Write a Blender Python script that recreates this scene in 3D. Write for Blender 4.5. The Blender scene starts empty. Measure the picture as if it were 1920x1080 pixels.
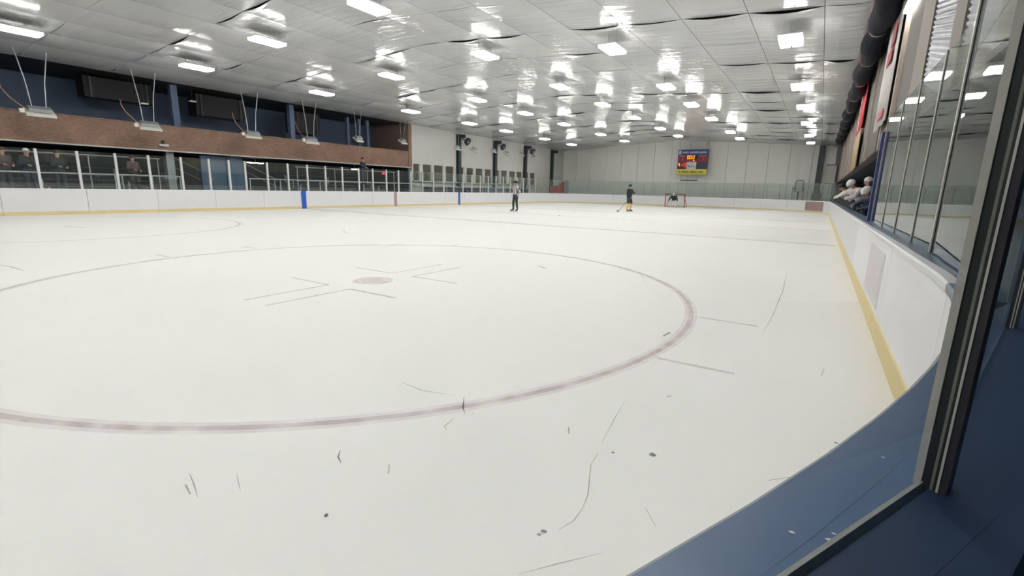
import bpy, bmesh, math, random
from mathutils import Vector, Matrix
random.seed(7)
scene = bpy.context.scene
COL = scene.collection
PI = math.pi

# ------------------------------------------------------------------ camera
F_PX, PITCH, ROLL, YAW, CAM_H = 892.1, .2066, .0243, .5628, 1.4306
c, s = math.cos(YAW), math.sin(YAW)
cp, sp = math.cos(PITCH), math.sin(PITCH)
R0 = Vector((c, s, 0)); FW = Vector((-s*cp, c*cp, -sp)); U0 = Vector((-s*sp, c*sp, cp))
RT = R0*math.cos(ROLL) + U0*math.sin(ROLL); UP = U0*math.cos(ROLL) - R0*math.sin(ROLL)
cam_d = bpy.data.cameras.new('camera'); cam = bpy.data.objects.new('camera', cam_d); COL.objects.link(cam)
cam_d.sensor_width = 36; cam_d.lens = F_PX/1920*36; cam_d.clip_start = .02; cam_d.clip_end = 300
m = Matrix((RT, UP, -FW)).transposed().to_4x4(); m.translation = Vector((0, 0, CAM_H)); cam.matrix_world = m
scene.camera = cam

# ------------------------------------------------------------------ world, exposure
w = bpy.data.worlds.new('world'); scene.world = w; w.use_nodes = True
w.node_tree.nodes['Background'].inputs[0].default_value = (.55, .62, .75, 1)
w.node_tree.nodes['Background'].inputs[1].default_value = .22
vs = scene.view_settings
vs.view_transform = 'Standard'; vs.look = 'None'; vs.exposure = 0.0; vs.gamma = 1; vs.use_curve_mapping = False
LAMP = 39.5
scene.cycles.use_denoising = True; scene.cycles.use_light_tree = False
scene.cycles.max_bounces = 4; scene.cycles.diffuse_bounces = 3; scene.cycles.glossy_bounces = 2
scene.cycles.use_adaptive_sampling = True; scene.cycles.adaptive_threshold = .18; scene.cycles.adaptive_min_samples = 10
scene.cycles.transparent_max_bounces = 14; scene.cycles.sample_clamp_indirect = 6
scene.cycles.caustics_reflective = False; scene.cycles.caustics_refractive = False

# ------------------------------------------------------------------ materials
def lin(v):
    v = v/255
    return v/12.92 if v <= .04045 else ((v+.055)/1.055)**2.4
def rgb(r, g, b): return (lin(r), lin(g), lin(b), 1)
def mat(name, col, rough=.5, metal=0, spec=.5, noise=0, scale=8, stretch=(1, 1, 1), bump=0, bscale=None, emit=0, obj=True, alpha=None):
    m = bpy.data.materials.new(name); m.use_nodes = True
    nt = m.node_tree; b = nt.nodes['Principled BSDF']
    b.inputs['Base Color'].default_value = col; b.inputs['Roughness'].default_value = rough
    b.inputs['Metallic'].default_value = metal; b.inputs['Specular IOR Level'].default_value = spec
    if emit:
        b.inputs['Emission Color'].default_value = col; b.inputs['Emission Strength'].default_value = emit
    if noise or bump:
        tc = nt.nodes.new('ShaderNodeTexCoord'); mp = nt.nodes.new('ShaderNodeMapping')
        mp.inputs['Scale'].default_value = stretch
        nt.links.new(tc.outputs['Object'], mp.inputs[0])
    if noise:
        n = nt.nodes.new('ShaderNodeTexNoise'); n.inputs['Scale'].default_value = scale; n.inputs['Detail'].default_value = 2
        nt.links.new(mp.outputs[0], n.inputs['Vector'])
        mx = nt.nodes.new('ShaderNodeMix'); mx.data_type = 'RGBA'
        mx.inputs['A'].default_value = tuple(x*(1-noise) for x in col[:3])+(1,)
        mx.inputs['B'].default_value = tuple(min(1, x*(1+noise)) for x in col[:3])+(1,)
        nt.links.new(n.outputs['Fac'], mx.inputs['Factor']); nt.links.new(mx.outputs['Result'], b.inputs['Base Color'])
    if bump:
        n2 = nt.nodes.new('ShaderNodeTexNoise'); n2.inputs['Scale'].default_value = bscale or scale; n2.inputs['Detail'].default_value = 2
        nt.links.new(mp.outputs[0], n2.inputs['Vector'])
        bp = nt.nodes.new('ShaderNodeBump'); bp.inputs['Strength'].default_value = bump; bp.inputs['Distance'].default_value = .03
        nt.links.new(n2.outputs['Fac'], bp.inputs['Height']); nt.links.new(bp.outputs[0], b.inputs['Normal'])
    return m
def glass_mat(name, tint, haze, hazecol, ior=1.5):
    m = bpy.data.materials.new(name); m.use_nodes = True; nt = m.node_tree
    for n in list(nt.nodes):
        if n.type != 'OUTPUT_MATERIAL': nt.nodes.remove(n)
    out = [n for n in nt.nodes if n.type == 'OUTPUT_MATERIAL'][0]
    tr = nt.nodes.new('ShaderNodeBsdfTransparent'); tr.inputs[0].default_value = tint
    di = nt.nodes.new('ShaderNodeBsdfDiffuse'); di.inputs[0].default_value = hazecol
    gl = nt.nodes.new('ShaderNodeBsdfGlossy'); gl.inputs['Roughness'].default_value = .015; gl.inputs[0].default_value = (.96, 1, .98, 1)
    hz = nt.nodes.new('ShaderNodeMixShader'); hz.inputs[0].default_value = haze
    nt.links.new(tr.outputs[0], hz.inputs[1]); nt.links.new(di.outputs[0], hz.inputs[2])
    fr = nt.nodes.new('ShaderNodeFresnel'); fr.inputs[0].default_value = ior
    # both faces of the sheet reflect: 2R/(1+R)
    a = nt.nodes.new('ShaderNodeMath'); a.operation = 'MULTIPLY'; a.inputs[1].default_value = 2
    b = nt.nodes.new('ShaderNodeMath'); b.operation = 'ADD'; b.inputs[1].default_value = 1
    d = nt.nodes.new('ShaderNodeMath'); d.operation = 'DIVIDE'
    nt.links.new(fr.outputs[0], a.inputs[0]); nt.links.new(fr.outputs[0], b.inputs[0])
    nt.links.new(a.outputs[0], d.inputs[0]); nt.links.new(b.outputs[0], d.inputs[1])
    mx = nt.nodes.new('ShaderNodeMixShader')
    nt.links.new(d.outputs[0], mx.inputs[0]); nt.links.new(hz.outputs[0], mx.inputs[1]); nt.links.new(gl.outputs[0], mx.inputs[2])
    # the sheet's far face only lets the ray out again
    t2 = nt.nodes.new('ShaderNodeBsdfTransparent'); g = nt.nodes.new('ShaderNodeNewGeometry')
    m2 = nt.nodes.new('ShaderNodeMixShader')
    nt.links.new(g.outputs['Backfacing'], m2.inputs[0]); nt.links.new(mx.outputs[0], m2.inputs[1]); nt.links.new(t2.outputs[0], m2.inputs[2])
    nt.links.new(m2.outputs[0], out.inputs[0])
    return m
def paint_on_ice(name, col, strength):
    # worn paint seen through frosted ice: broken up by noise
    m = bpy.data.materials.new(name); m.use_nodes = True; nt = m.node_tree; b = nt.nodes['Principled BSDF']
    b.inputs['Base Color'].default_value = col; b.inputs['Roughness'].default_value = .6; b.inputs['Specular IOR Level'].default_value = .15
    tc = nt.nodes.new('ShaderNodeTexCoord'); n = nt.nodes.new('ShaderNodeTexNoise'); n.inputs['Scale'].default_value = 5; n.inputs['Detail'].default_value = 2
    nt.links.new(tc.outputs['Object'], n.inputs['Vector'])
    mr = nt.nodes.new('ShaderNodeMapRange'); mr.inputs['From Min'].default_value = .3; mr.inputs['From Max'].default_value = .65
    mr.inputs['To Min'].default_value = strength*.45; mr.inputs['To Max'].default_value = strength
    nt.links.new(n.outputs['Fac'], mr.inputs['Value']); nt.links.new(mr.outputs[0], b.inputs['Alpha'])
    return m
M = {}
def defmats():
    M['board'] = mat('board white', rgb(228, 228, 230), .32, noise=.04, scale=3, bump=.02)
    M['board_near'] = mat('scuffed board white', rgb(246, 245, 248), .38, noise=.09, scale=2.2, stretch=(1, 1, 2), bump=.03)
    M['kick'] = mat('kick yellow', rgb(226, 206, 146), .4, noise=.08, scale=4)
    M['kick_far'] = mat('kick pale yellow', rgb(222, 204, 152), .4, noise=.08, scale=4)
    M['cap'] = mat('cap white', rgb(232, 232, 234), .35)
    M['sill'] = mat('sill blue grey', rgb(96, 116, 136), .3, noise=.12, scale=9)
    M['ledge'] = mat('ledge blue', rgb(74, 100, 134), .38, noise=.1, scale=7)
    M['ledge_shaded'] = mat('ledge blue shaded', rgb(36, 56, 84), .35, noise=.08, scale=6)  # outer half of the blue cap, its shade painted into the colour
    M['edge'] = mat('gasket grey', rgb(150, 152, 146), .5)
    M['cap_edge'] = mat('cap edge grey', rgb(128, 138, 142), .5)
    M['skin_out'] = mat('board backing', rgb(60, 70, 88), .6)
    M['blue'] = mat('stripe blue', rgb(34, 88, 190), .35, noise=.1, scale=5)
    M['blue2'] = mat('stripe dull blue', rgb(70, 104, 160), .35)
    M['red'] = mat('stripe faded red', rgb(176, 140, 146), .4, noise=.1, scale=5)
    M['post'] = mat('post white', rgb(205, 206, 206), .4)
    M['post_thin'] = mat('post grey', rgb(136, 148, 142), .45)
    M['alu'] = mat('aluminium', rgb(206, 204, 196), .4, metal=0, noise=.08, scale=20)
    M['gasket'] = mat('black gasket', rgb(26, 34, 30), .5)
    M['mauve'] = mat('unlit post face', rgb(62, 60, 66), .4)  # outer face of the near post, its unlit tone put into the colour
    M['glass'] = glass_mat('rink glass', (.88, .95, .92, 1), .05, (.5, .58, .55, 1))
    M['glass_far'] = glass_mat('green rink glass', (.82, .89, .85, 1), .10, (.5, .6, .55, 1))
    M['glass_near'] = glass_mat('clear rink glass', (.985, .99, .99, 1), .004, (.6, .6, .62, 1), 1.27)
    M['white_wall'] = mat('white wall sheet', rgb(243, 242, 237), .55, noise=.05, scale=1.2, stretch=(1, 1, .3))
    M['white_wall_l'] = mat('painted block wall', rgb(208, 207, 203), .6, noise=.04, scale=1.2)
    M['lobby'] = mat('lobby grey', rgb(36, 40, 48), .6)
    M['seam'] = mat('wall seam', rgb(140, 140, 136), .8)
    M['column'] = mat('dark green column', rgb(52, 62, 58), .45)
    M['window'] = mat('smoked pane', rgb(96, 92, 84), .15, noise=.25, scale=2)
    M['frame'] = mat('pale frame', rgb(200, 200, 196), .5)
    M['taupe'] = mat('taupe cladding', rgb(116, 105, 98), .6, noise=.1, scale=1.5, stretch=(1, 3, .3))
    M['taupe_d'] = mat('dark taupe board', rgb(84, 77, 70), .6, noise=.1, scale=2, stretch=(1, 3, .3))
    M['tanpost'] = mat('tan grey post', rgb(132, 122, 114), .6)
    M['pole'] = mat('pale pole', rgb(184, 168, 156), .5)
    M['bluewall'] = mat('dim blue wall', rgb(98, 116, 146), .6, noise=.08, scale=1)
    M['brownwall'] = mat('brown wall', rgb(150, 128, 116), .6, noise=.08, scale=1)
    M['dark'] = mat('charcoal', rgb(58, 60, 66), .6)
    M['darker'] = mat('near black', rgb(20, 21, 25), .6)
    M['navy'] = mat('navy paint', rgb(40, 50, 78), .45)
    M['midblue'] = mat('blue mat', rgb(66, 98, 126), .6, noise=.1, scale=2)
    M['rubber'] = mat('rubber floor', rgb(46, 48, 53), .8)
    M['rail'] = mat('rail white', rgb(196, 198, 200), .4)
    M['steel'] = mat('galvanised', rgb(170, 174, 178), .35, metal=.5)
    M['heater'] = mat('heater white', rgb(222, 220, 210), .35, noise=.1, scale=12)
    M['orange'] = mat('orange hose', rgb(182, 132, 104), .5)
    M['wrap'] = mat('black wrap', rgb(22, 25, 34), .7, spec=.12, noise=.3, scale=3, bump=.5, bscale=4)
    M['redcloth'] = mat('red banner', rgb(214, 44, 52), .6, noise=.15, scale=2, stretch=(1, 3, .3))
    M['tancloth'] = mat('tan banner', rgb(172, 146, 98), .6, noise=.1, scale=2)
    M['whitecloth'] = mat('white banner', rgb(214, 208, 204), .6, noise=.08, scale=2)
    M['foil'] = mat('reflected ceiling foil', rgb(128, 130, 138), .35, metal=.5, noise=.45, scale=5)
    M['pink'] = mat('pink edge', rgb(190, 160, 158), .6)
    M['lens'] = mat('lamp lens', (1, .985, .95, 1), .4, emit=LAMP)
    M['tube'] = mat('tube lens', (1, .98, .92, 1), .4, emit=30)
    M['skin'] = mat('skin', rgb(196, 150, 126), .5)
    M['black'] = mat('black gear', rgb(24, 26, 28), .5)
    M['brickpost'] = None
    # brick
    m = bpy.data.materials.new('brick'); m.use_nodes = True; nt = m.node_tree; b = nt.nodes['Principled BSDF']; b.inputs['Roughness'].default_value = .85
    tc = nt.nodes.new('ShaderNodeTexCoord'); sx = nt.nodes.new('ShaderNodeSeparateXYZ'); cx = nt.nodes.new('ShaderNodeCombineXYZ')
    nt.links.new(tc.outputs['Object'], sx.inputs[0]); nt.links.new(sx.outputs['Y'], cx.inputs['X']); nt.links.new(sx.outputs['Z'], cx.inputs['Y'])
    br = nt.nodes.new('ShaderNodeTexBrick'); br.inputs['Scale'].default_value = 4.5
    br.inputs['Color1'].default_value = rgb(166, 130, 110); br.inputs['Color2'].default_value = rgb(144, 116, 100); br.inputs['Mortar'].default_value = rgb(158, 138, 124)
    br.inputs['Mortar Size'].default_value = .012
    nt.links.new(cx.outputs[0], br.inputs['Vector'])
    n = nt.nodes.new('ShaderNodeTexNoise'); n.inputs['Scale'].default_value = 1.1; n.inputs['Detail'].default_value = 4
    nt.links.new(tc.outputs['Object'], n.inputs['Vector'])
    mx = nt.nodes.new('ShaderNodeMix'); mx.data_type = 'RGBA'; mx.blend_type = 'MULTIPLY'; mx.inputs['Factor'].default_value = .55
    cr = nt.nodes.new('ShaderNodeValToRGB'); cr.color_ramp.elements[0].position = .3; cr.color_ramp.elements[0].color = (.5, .5, .5, 1); cr.color_ramp.elements[1].position = .7
    nt.links.new(n.outputs['Fac'], cr.inputs[0]); nt.links.new(br.outputs['Color'], mx.inputs['A']); nt.links.new(cr.outputs[0], mx.inputs['B'])
    nt.links.new(mx.outputs['Result'], b.inputs['Base Color']); M['brick'] = m
    # ceiling facing: pale, wrinkled across, half glossy
    m = bpy.data.materials.new('ceiling facing'); m.use_nodes = True; nt = m.node_tree; b = nt.nodes['Principled BSDF']
    b.inputs['Roughness'].default_value = .19; b.inputs['Specular IOR Level'].default_value = .75
    tc = nt.nodes.new('ShaderNodeTexCoord'); mp = nt.nodes.new('ShaderNodeMapping'); mp.inputs['Scale'].default_value = (.35, 2.2, 1)
    nt.links.new(tc.outputs['Object'], mp.inputs[0])
    n = nt.nodes.new('ShaderNodeTexNoise'); n.inputs['Scale'].default_value = 1.6; n.inputs['Detail'].default_value = 2
    nt.links.new(mp.outputs[0], n.inputs['Vector'])
    bp = nt.nodes.new('ShaderNodeBump'); bp.inputs['Strength'].default_value = .45; bp.inputs['Distance'].default_value = .05
    nt.links.new(n.outputs['Fac'], bp.inputs['Height']); nt.links.new(bp.outputs[0], b.inputs['Normal'])
    n2 = nt.nodes.new('ShaderNodeTexNoise'); n2.inputs['Scale'].default_value = .5; n2.inputs['Detail'].default_value = 0; nt.links.new(tc.outputs['Object'], n2.inputs['Vector'])
    mx = nt.nodes.new('ShaderNodeMix'); mx.data_type = 'RGBA'; mx.inputs['A'].default_value = rgb(186, 188, 188); mx.inputs['B'].default_value = rgb(212, 213, 212)
    nt.links.new(n2.outputs['Fac'], mx.inputs['Factor']); nt.links.new(mx.outputs['Result'], b.inputs['Base Color']); M['ceil'] = m
    # ice
    m = bpy.data.materials.new('ice'); m.use_nodes = True; nt = m.node_tree; b = nt.nodes['Principled BSDF']
    b.inputs['Specular IOR Level'].default_value = .1
    tc = nt.nodes.new('ShaderNodeTexCoord')
    n = nt.nodes.new('ShaderNodeTexNoise'); n.inputs['Scale'].default_value = .35; n.inputs['Detail'].default_value = 4; n.inputs['Roughness'].default_value = .65
    nt.links.new(tc.outputs['Object'], n.inputs['Vector'])
    mx = nt.nodes.new('ShaderNodeMix'); mx.data_type = 'RGBA'; mx.inputs['A'].default_value = rgb(233, 233, 230); mx.inputs['B'].default_value = rgb(243, 243, 241)
    nt.links.new(n.outputs['Fac'], mx.inputs['Factor']); nt.links.new(mx.outputs['Result'], b.inputs['Base Color'])
    b.inputs['Roughness'].default_value = .6
    n4 = nt.nodes.new('ShaderNodeTexNoise'); n4.inputs['Scale'].default_value = 9; n4.inputs['Detail'].default_value = 2; nt.links.new(tc.outputs['Object'], n4.inputs['Vector'])
    bp = nt.nodes.new('ShaderNodeBump'); bp.inputs['Strength'].default_value = .12; bp.inputs['Distance'].default_value = .01
    nt.links.new(n4.outputs['Fac'], bp.inputs['Height']); nt.links.new(bp.outputs[0], b.inputs['Normal']); M['ice'] = m
    M['line_red'] = paint_on_ice('faded red line', rgb(190, 144, 156), .26)
    M['line_redthin'] = paint_on_ice('faded thin red line', rgb(196, 156, 165), .3)
    M['line_bleed'] = paint_on_ice('bled red paint', rgb(205, 178, 184), .16)
    M['line_blue'] = paint_on_ice('faded blue line', rgb(170, 174, 186), .3)
    M['scratch'] = paint_on_ice('grey skate mark', rgb(116, 118, 118), .5)
    M['scuff'] = paint_on_ice('black puck scuff', rgb(40, 42, 42), .8)
defmats()

# ------------------------------------------------------------------ mesh helpers
class MB:
    def __init__(s): s.v = []; s.f = []; s.mi = []; s.cur = 0
    def add(s, v, f):
        o = len(s.v); s.v += [tuple(x) for x in v]; s.f += [tuple(i+o for i in q) for q in f]; s.mi += [s.cur]*len(f)
    def box(s, x0, x1, y0, y1, z0, z1):
        x0, x1 = min(x0, x1), max(x0, x1); y0, y1 = min(y0, y1), max(y0, y1); z0, z1 = min(z0, z1), max(z0, z1)
        v = [(x, y, z) for z in (z0, z1) for y in (y0, y1) for x in (x0, x1)]
        s.add(v, [(0, 2, 3, 1), (4, 5, 7, 6), (0, 1, 5, 4), (2, 6, 7, 3), (0, 4, 6, 2), (1, 3, 7, 5)])
    def obox(s, ce, ax, ay, az):
        ce, ax, ay, az = map(Vector, (ce, ax, ay, az))
        v = [ce+ax*i+ay*j+az*k for k in (-1, 1) for j in (-1, 1) for i in (-1, 1)]
        f = [(0, 2, 3, 1), (4, 5, 7, 6), (0, 1, 5, 4), (2, 6, 7, 3), (0, 4, 6, 2), (1, 3, 7, 5)]
        if ax.cross(ay).dot(az) < 0: f = [q[::-1] for q in f]
        s.add(v, f)
    def tube(s, pts, r, n=8, cap=True):
        pts = [Vector(p) for p in pts]; rr = r if isinstance(r, (list, tuple)) else [r]*len(pts); rings = []
        for i, p in enumerate(pts):
            t = (pts[min(i+1, len(pts)-1)]-pts[max(i-1, 0)]).normalized()
            a = t.orthogonal().normalized() if i == 0 else (a-t*a.dot(t)).normalized()
            b = t.cross(a); rings.append([p+(a*math.cos(2*PI*k/n)+b*math.sin(2*PI*k/n))*rr[i] for k in range(n)])
        v = [q for R in rings for q in R]; f = []
        for i in range(len(pts)-1):
            for k in range(n): f.append((i*n+k, i*n+(k+1) % n, (i+1)*n+(k+1) % n, (i+1)*n+k))
        if cap: f.append(tuple(range(n))[::-1]); f.append(tuple((len(pts)-1)*n+k for k in range(n)))
        s.add(v, f)
    def sphere(s, ce, rad, nu=12, nv=8, zmin=-1):
        rx, ry, rz = rad if isinstance(rad, (tuple, list)) else (rad,)*3; v = []; f = []
        for j in range(nv+1):
            ph = -PI/2+PI*j/nv
            z = max(math.sin(ph), zmin)
            for i in range(nu): v.append((ce[0]+rx*math.cos(ph)*math.cos(2*PI*i/nu), ce[1]+ry*math.cos(ph)*math.sin(2*PI*i/nu), ce[2]+rz*z))
        for j in range(nv):
            for i in range(nu): f.append((j*nu+i, j*nu+(i+1) % nu, (j+1)*nu+(i+1) % nu, (j+1)*nu+i))
        s.add(v, f)
    def sweep(s, frames, prof, closed=True):
        # frames: list of (P, N) with outward normal; prof: (n, z) pairs
        k = len(prof); v = []; f = []
        for P, N in frames:
            for n, z in prof: v.append((P[0]+N[0]*n, P[1]+N[1]*n, z))
        for i in range(len(frames)-1):
            for j in range(k if closed else k-1):
                f.append((i*k+j, (i+1)*k+j, (i+1)*k+(j+1) % k, i*k+(j+1) % k))
        if closed: f.append(tuple(range(k))); f.append(tuple((len(frames)-1)*k+j for j in range(k))[::-1])
        s.add(v, f)
    def build(s, name, mt, parent=None, smooth=False, recalc=True):
        me = bpy.data.meshes.new(name); me.from_pydata(s.v, [], s.f)
        mts = mt if isinstance(mt, (list, tuple)) else [mt]
        for x in mts: me.materials.append(x)
        if len(mts) > 1:
            for p, i in zip(me.polygons, s.mi): p.material_index = i
        if recalc:
            b = bmesh.new(); b.from_mesh(me); bmesh.ops.recalc_face_normals(b, faces=b.faces); b.to_mesh(me); b.free()
        if smooth:
            for p in me.polygons: p.use_smooth = True
        o = bpy.data.objects.new(name, me); COL.objects.link(o)
        if parent: o.parent = parent
        return o
def box(name, mt, x0, x1, y0, y1, z0, z1, parent=None):
    b = MB(); b.box(x0, x1, y0, y1, z0, z1); return b.build(name, mt, parent)
def tag(o, label=None, cat=None, group=None, kind=None):
    if label: o['label'] = label
    if cat: o['category'] = cat
    if group: o['group'] = group
    if kind: o['kind'] = kind
    return o
def empty(name, loc=(0, 0, 0), rz=0):
    o = bpy.data.objects.new(name, None); COL.objects.link(o); o.location = loc; o.rotation_euler = (0, 0, rz); o.empty_display_size = .1; return o
def copy_tree(o, parent=None):
    k = o.copy(); COL.objects.link(k); k.parent = parent
    for ch in o.children: copy_tree(ch, k)
    return k
ORD = ['first', 'second', 'third', 'fourth', 'fifth', 'sixth', 'seventh', 'eighth', 'ninth', 'tenth', 'eleventh', 'twelfth', 'thirteenth', 'fourteenth']

# ------------------------------------------------------------------ rink outline
XR, XL, YN, YF, RC = .65, -24.88, -4.1, 52.0, 8.0
Y0, Y1 = YN+RC, YF-RC
LS, LA, LE = Y1-Y0, PI/2*RC, XR-XL-2*RC
S1 = LS; S2 = S1+LA; S3 = S2+LE; S4 = S3+LA; S5 = S4+LS
def at(sv):
    """point on the board face and outward normal at perimeter length sv (0 where the right straight begins)"""
    if sv < 0:
        a = sv/RC; N = (math.cos(a), math.sin(a)); C = (XR-RC, Y0); return (C[0]+RC*N[0], C[1]+RC*N[1]), N
    if sv <= S1: return (XR, Y0+sv), (1, 0)
    if sv <= S2: a = (sv-S1)/RC; N = (math.cos(a), math.sin(a)); C = (XR-RC, Y1); return (C[0]+RC*N[0], C[1]+RC*N[1]), N
    if sv <= S3: return (XR-RC-(sv-S2), YF), (0, 1)
    if sv <= S4: a = PI/2+(sv-S3)/RC; N = (math.cos(a), math.sin(a)); C = (XL+RC, Y1); return (C[0]+RC*N[0], C[1]+RC*N[1]), N
    if sv <= S5: return (XL, Y1-(sv-S4)), (-1, 0)
    a = PI+(sv-S5)/RC; N = (math.cos(a), math.sin(a)); C = (XL+RC, Y0); return (C[0]+RC*N[0], C[1]+RC*N[1]), N
def frames(a, b, step=.35):
    curved = a < 0 or (S1 < b and a < S2) or (S3 < b and a < S4) or b > S5
    n = max(1, int(math.ceil((b-a)/step))) if curved else 1
    return [at(a+(b-a)*i/n) for i in range(n+1)]
def fpoint(sv, n, z=0):
    P, N = at(sv); return Vector((P[0]+N[0]*n, P[1]+N[1]*n, z))

# ------------------------------------------------------------------ floor: ice and surroundings
v = [fpoint(x, .01, 0) for x in [i*.5 for i in range(-25, int(S5*2)+26)]]
me = bpy.data.meshes.new('floor'); me.from_pydata([tuple(p) for p in v], [], [tuple(range(len(v)))]); me.materials.append(M['ice'])
ice = bpy.data.objects.new('floor', me); COL.objects.link(ice)
tag(ice, 'white scuffed ice sheet of the rink', kind='structure')
fl2 = MB(); fl2.box(-34, 6, -16, 57, -.35, -.03); fl2 = fl2.build('floor_surround', M['rubber']); tag(fl2, 'dark rubber floor around the rink', kind='structure')

XC, YC, RCIR = -5.60, 4.894, 4.57
def ring(name, cx, cy, r0, r1, mt, z=.002, n=160):
    b = MB(); vv = []
    for i in range(n):
        a = 2*PI*i/n; vv += [(cx+r0*math.cos(a), cy+r0*math.sin(a), z), (cx+r1*math.cos(a), cy+r1*math.sin(a), z)]
    b.add(vv, [(2*i, 2*i+1, (2*i+3) % (2*n), (2*i+2) % (2*n)) for i in range(n)]); return b.build(name, mt, ice, recalc=False)
def strip(name, pts, wd, mt, z=.0025, parent=None):
    b = MB(); vv = []; pts = [Vector((p[0], p[1], 0)) for p in pts]
    for i, p in enumerate(pts):
        t = (pts[min(i+1, len(pts)-1)]-pts[max(i-1, 0)]).normalized(); q = Vector((-t.y, t.x, 0))
        ww = wd if not isinstance(wd, (list, tuple)) else wd[i]
        vv += [(p+q*ww/2)+Vector((0, 0, z)), (p-q*ww/2)+Vector((0, 0, z))]
    b.add(vv, [(2*i, 2*i+1, 2*i+3, 2*i+2) for i in range(len(pts)-1)]); return b.build(name, mt, parent or ice, recalc=False)
ring('faceoff_circle', XC, YC, RCIR-.028, RCIR+.028, M['line_red'])
ring('faceoff_circle_bleed', XC, YC, RCIR-.07, RCIR+.07, M['line_bleed'], .0015)
ring('faceoff_dot', XC, YC, .001, .19, M['line_redthin'], n=32); ring('faceoff_dot_rim', XC, YC, .2, .3, M['line_red'], n=48)
for sx in (-1, 1):
    for sy in (-1, 1):
        cx, cy = XC+sx*.23, YC+sy*.62
        strip('faceoff_mark', [(cx, cy), (cx, cy+sy*1.22)], .05, M['line_red'], .003)
        strip('faceoff_mark', [(cx, cy), (cx+sx*.9, cy)], .05, M['line_redthin'], .0025)
    for sy in (-1, 1):
        strip('hash_mark', [(XC+sx*4.57, YC+sy*.85), (XC+sx*5.2, YC+sy*.85)], .05, M['line_red'], .0035)
YB, YRED, YB2 = 16.92, 24.0, 31.02
strip('blue_line', [(XL+.1, YB), (XR-.1, YB)], .3, M['line_blue'])
strip('center_line', [(XL+.1, YRED), (XR-.1, YRED)], .3, paint_on_ice('faded centre line', rgb(210, 190, 194), .2))
strip('far_blue_line', [(XL+.1, YB2), (XR-.1, YB2)], .3, M['line_blue'])
ring('faceoff_circle', XC-13.4, YC, RCIR-.035, RCIR+.035, M['line_redthin'])

# skate marks on the ice, traced as ground points
def g(px, py, z=0):
    u, vv = (px-960)/F_PX, (py-540)/F_PX
    d = FW+RT*u-UP*vv; t = (z-CAM_H)/d.z; return (d.x*t, d.y*t)
marks = [([(1172, 752), (1150, 790), (1128, 832)], .006, 'scratch'), ([(1122, 850), (1108, 872), (1102, 930), (1092, 955), (1075, 978), (1046, 996)], .006, 'scratch'),
         ([(970, 1079), (1040, 1060), (1130, 1038)], .006, 'scratch'), ([(1476, 508), (1468, 545), (1450, 590), (1431, 624)], .009, 'scratch'),
         ([(870, 745), (868, 765), (872, 778)], .009, 'scuff'), ([(852, 784), (840, 795), (833, 800), (838, 808)], .007, 'scratch'), ([(638, 845), (634, 858), (640, 870)], .009, 'scuff'),
         ([(355, 888), (364, 910), (371, 934)], .007, 'scratch'), ([(348, 910), (357, 928)], .008, 'scratch'), ([(443, 886), (447, 905), (451, 922)], .004, 'scratch'),
         ([(730, 872), (728, 890)], .006, 'scratch'), ([(1066, 802), (1067, 814)], .007, 'scratch'), ([(750, 716), (790, 733), (852, 742)], .008, 'scratch'),
         ([(1441, 902), (1480, 896)], .005, 'scratch'), ([(1505, 886), (1524, 879), (1538, 878)], .006, 'scratch'), ([(1210, 953), (1230, 990)], .003, 'scratch'),
         ([(1243, 631), (1256, 624)], .02, 'scuff'), ([(1010, 499), (1024, 504)], .03, 'scratch'), ([(844, 462), (858, 459)], .04, 'scratch'),
         ([(640, 430), (650, 438), (665, 437), (683, 441)], .03, 'scratch'), ([(0, 497), (25, 502), (45, 508)], .03, 'scratch'), ([(1250, 745), (1258, 743)], .012, 'scuff'),
         ([(118, 425), (160, 427)], .05, 'scratch'), ([(690, 470), (730, 462), (780, 449)], .02, 'scratch'), ([(1188, 495), (1205, 520), (1215, 540)], .008, 'line_blue'),
         ([(1540, 705), (1545, 690)], .012, 'line_blue'), ([(450, 415), (456, 420), (450, 424)], .02, 'scratch')]
for pts, wd, mk in marks:
    gp = [g(*p) for p in pts]; n = len(gp)
    ws = [wd*(.25 if i in (0, n-1) else 1) for i in range(n)] if n > 2 else wd
    strip('skate_mark', gp, ws, M[mk], .004)
for (px, py), r in (((1222, 853), .022), ((1019, 998), .016), ((1010, 1004), .010), ((1228, 855), .010), ((886, 776), .006), ((1568, 832), .012), ((1560, 845), .008), ((1548, 862), .01), ((612, 967), .012), ((1150, 850), .01)):
    x, y = g(px, py); b = MB(); k = 9
    b.add([(x+r*random.uniform(.5, 1.3)*math.cos(2*PI*i/k), y+r*random.uniform(.5, 1.3)*math.sin(2*PI*i/k), .005) for i in range(k)], [tuple(range(k))])
    b.build('scuff_spot', M['scuff'], ice, recalc=False)

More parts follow.
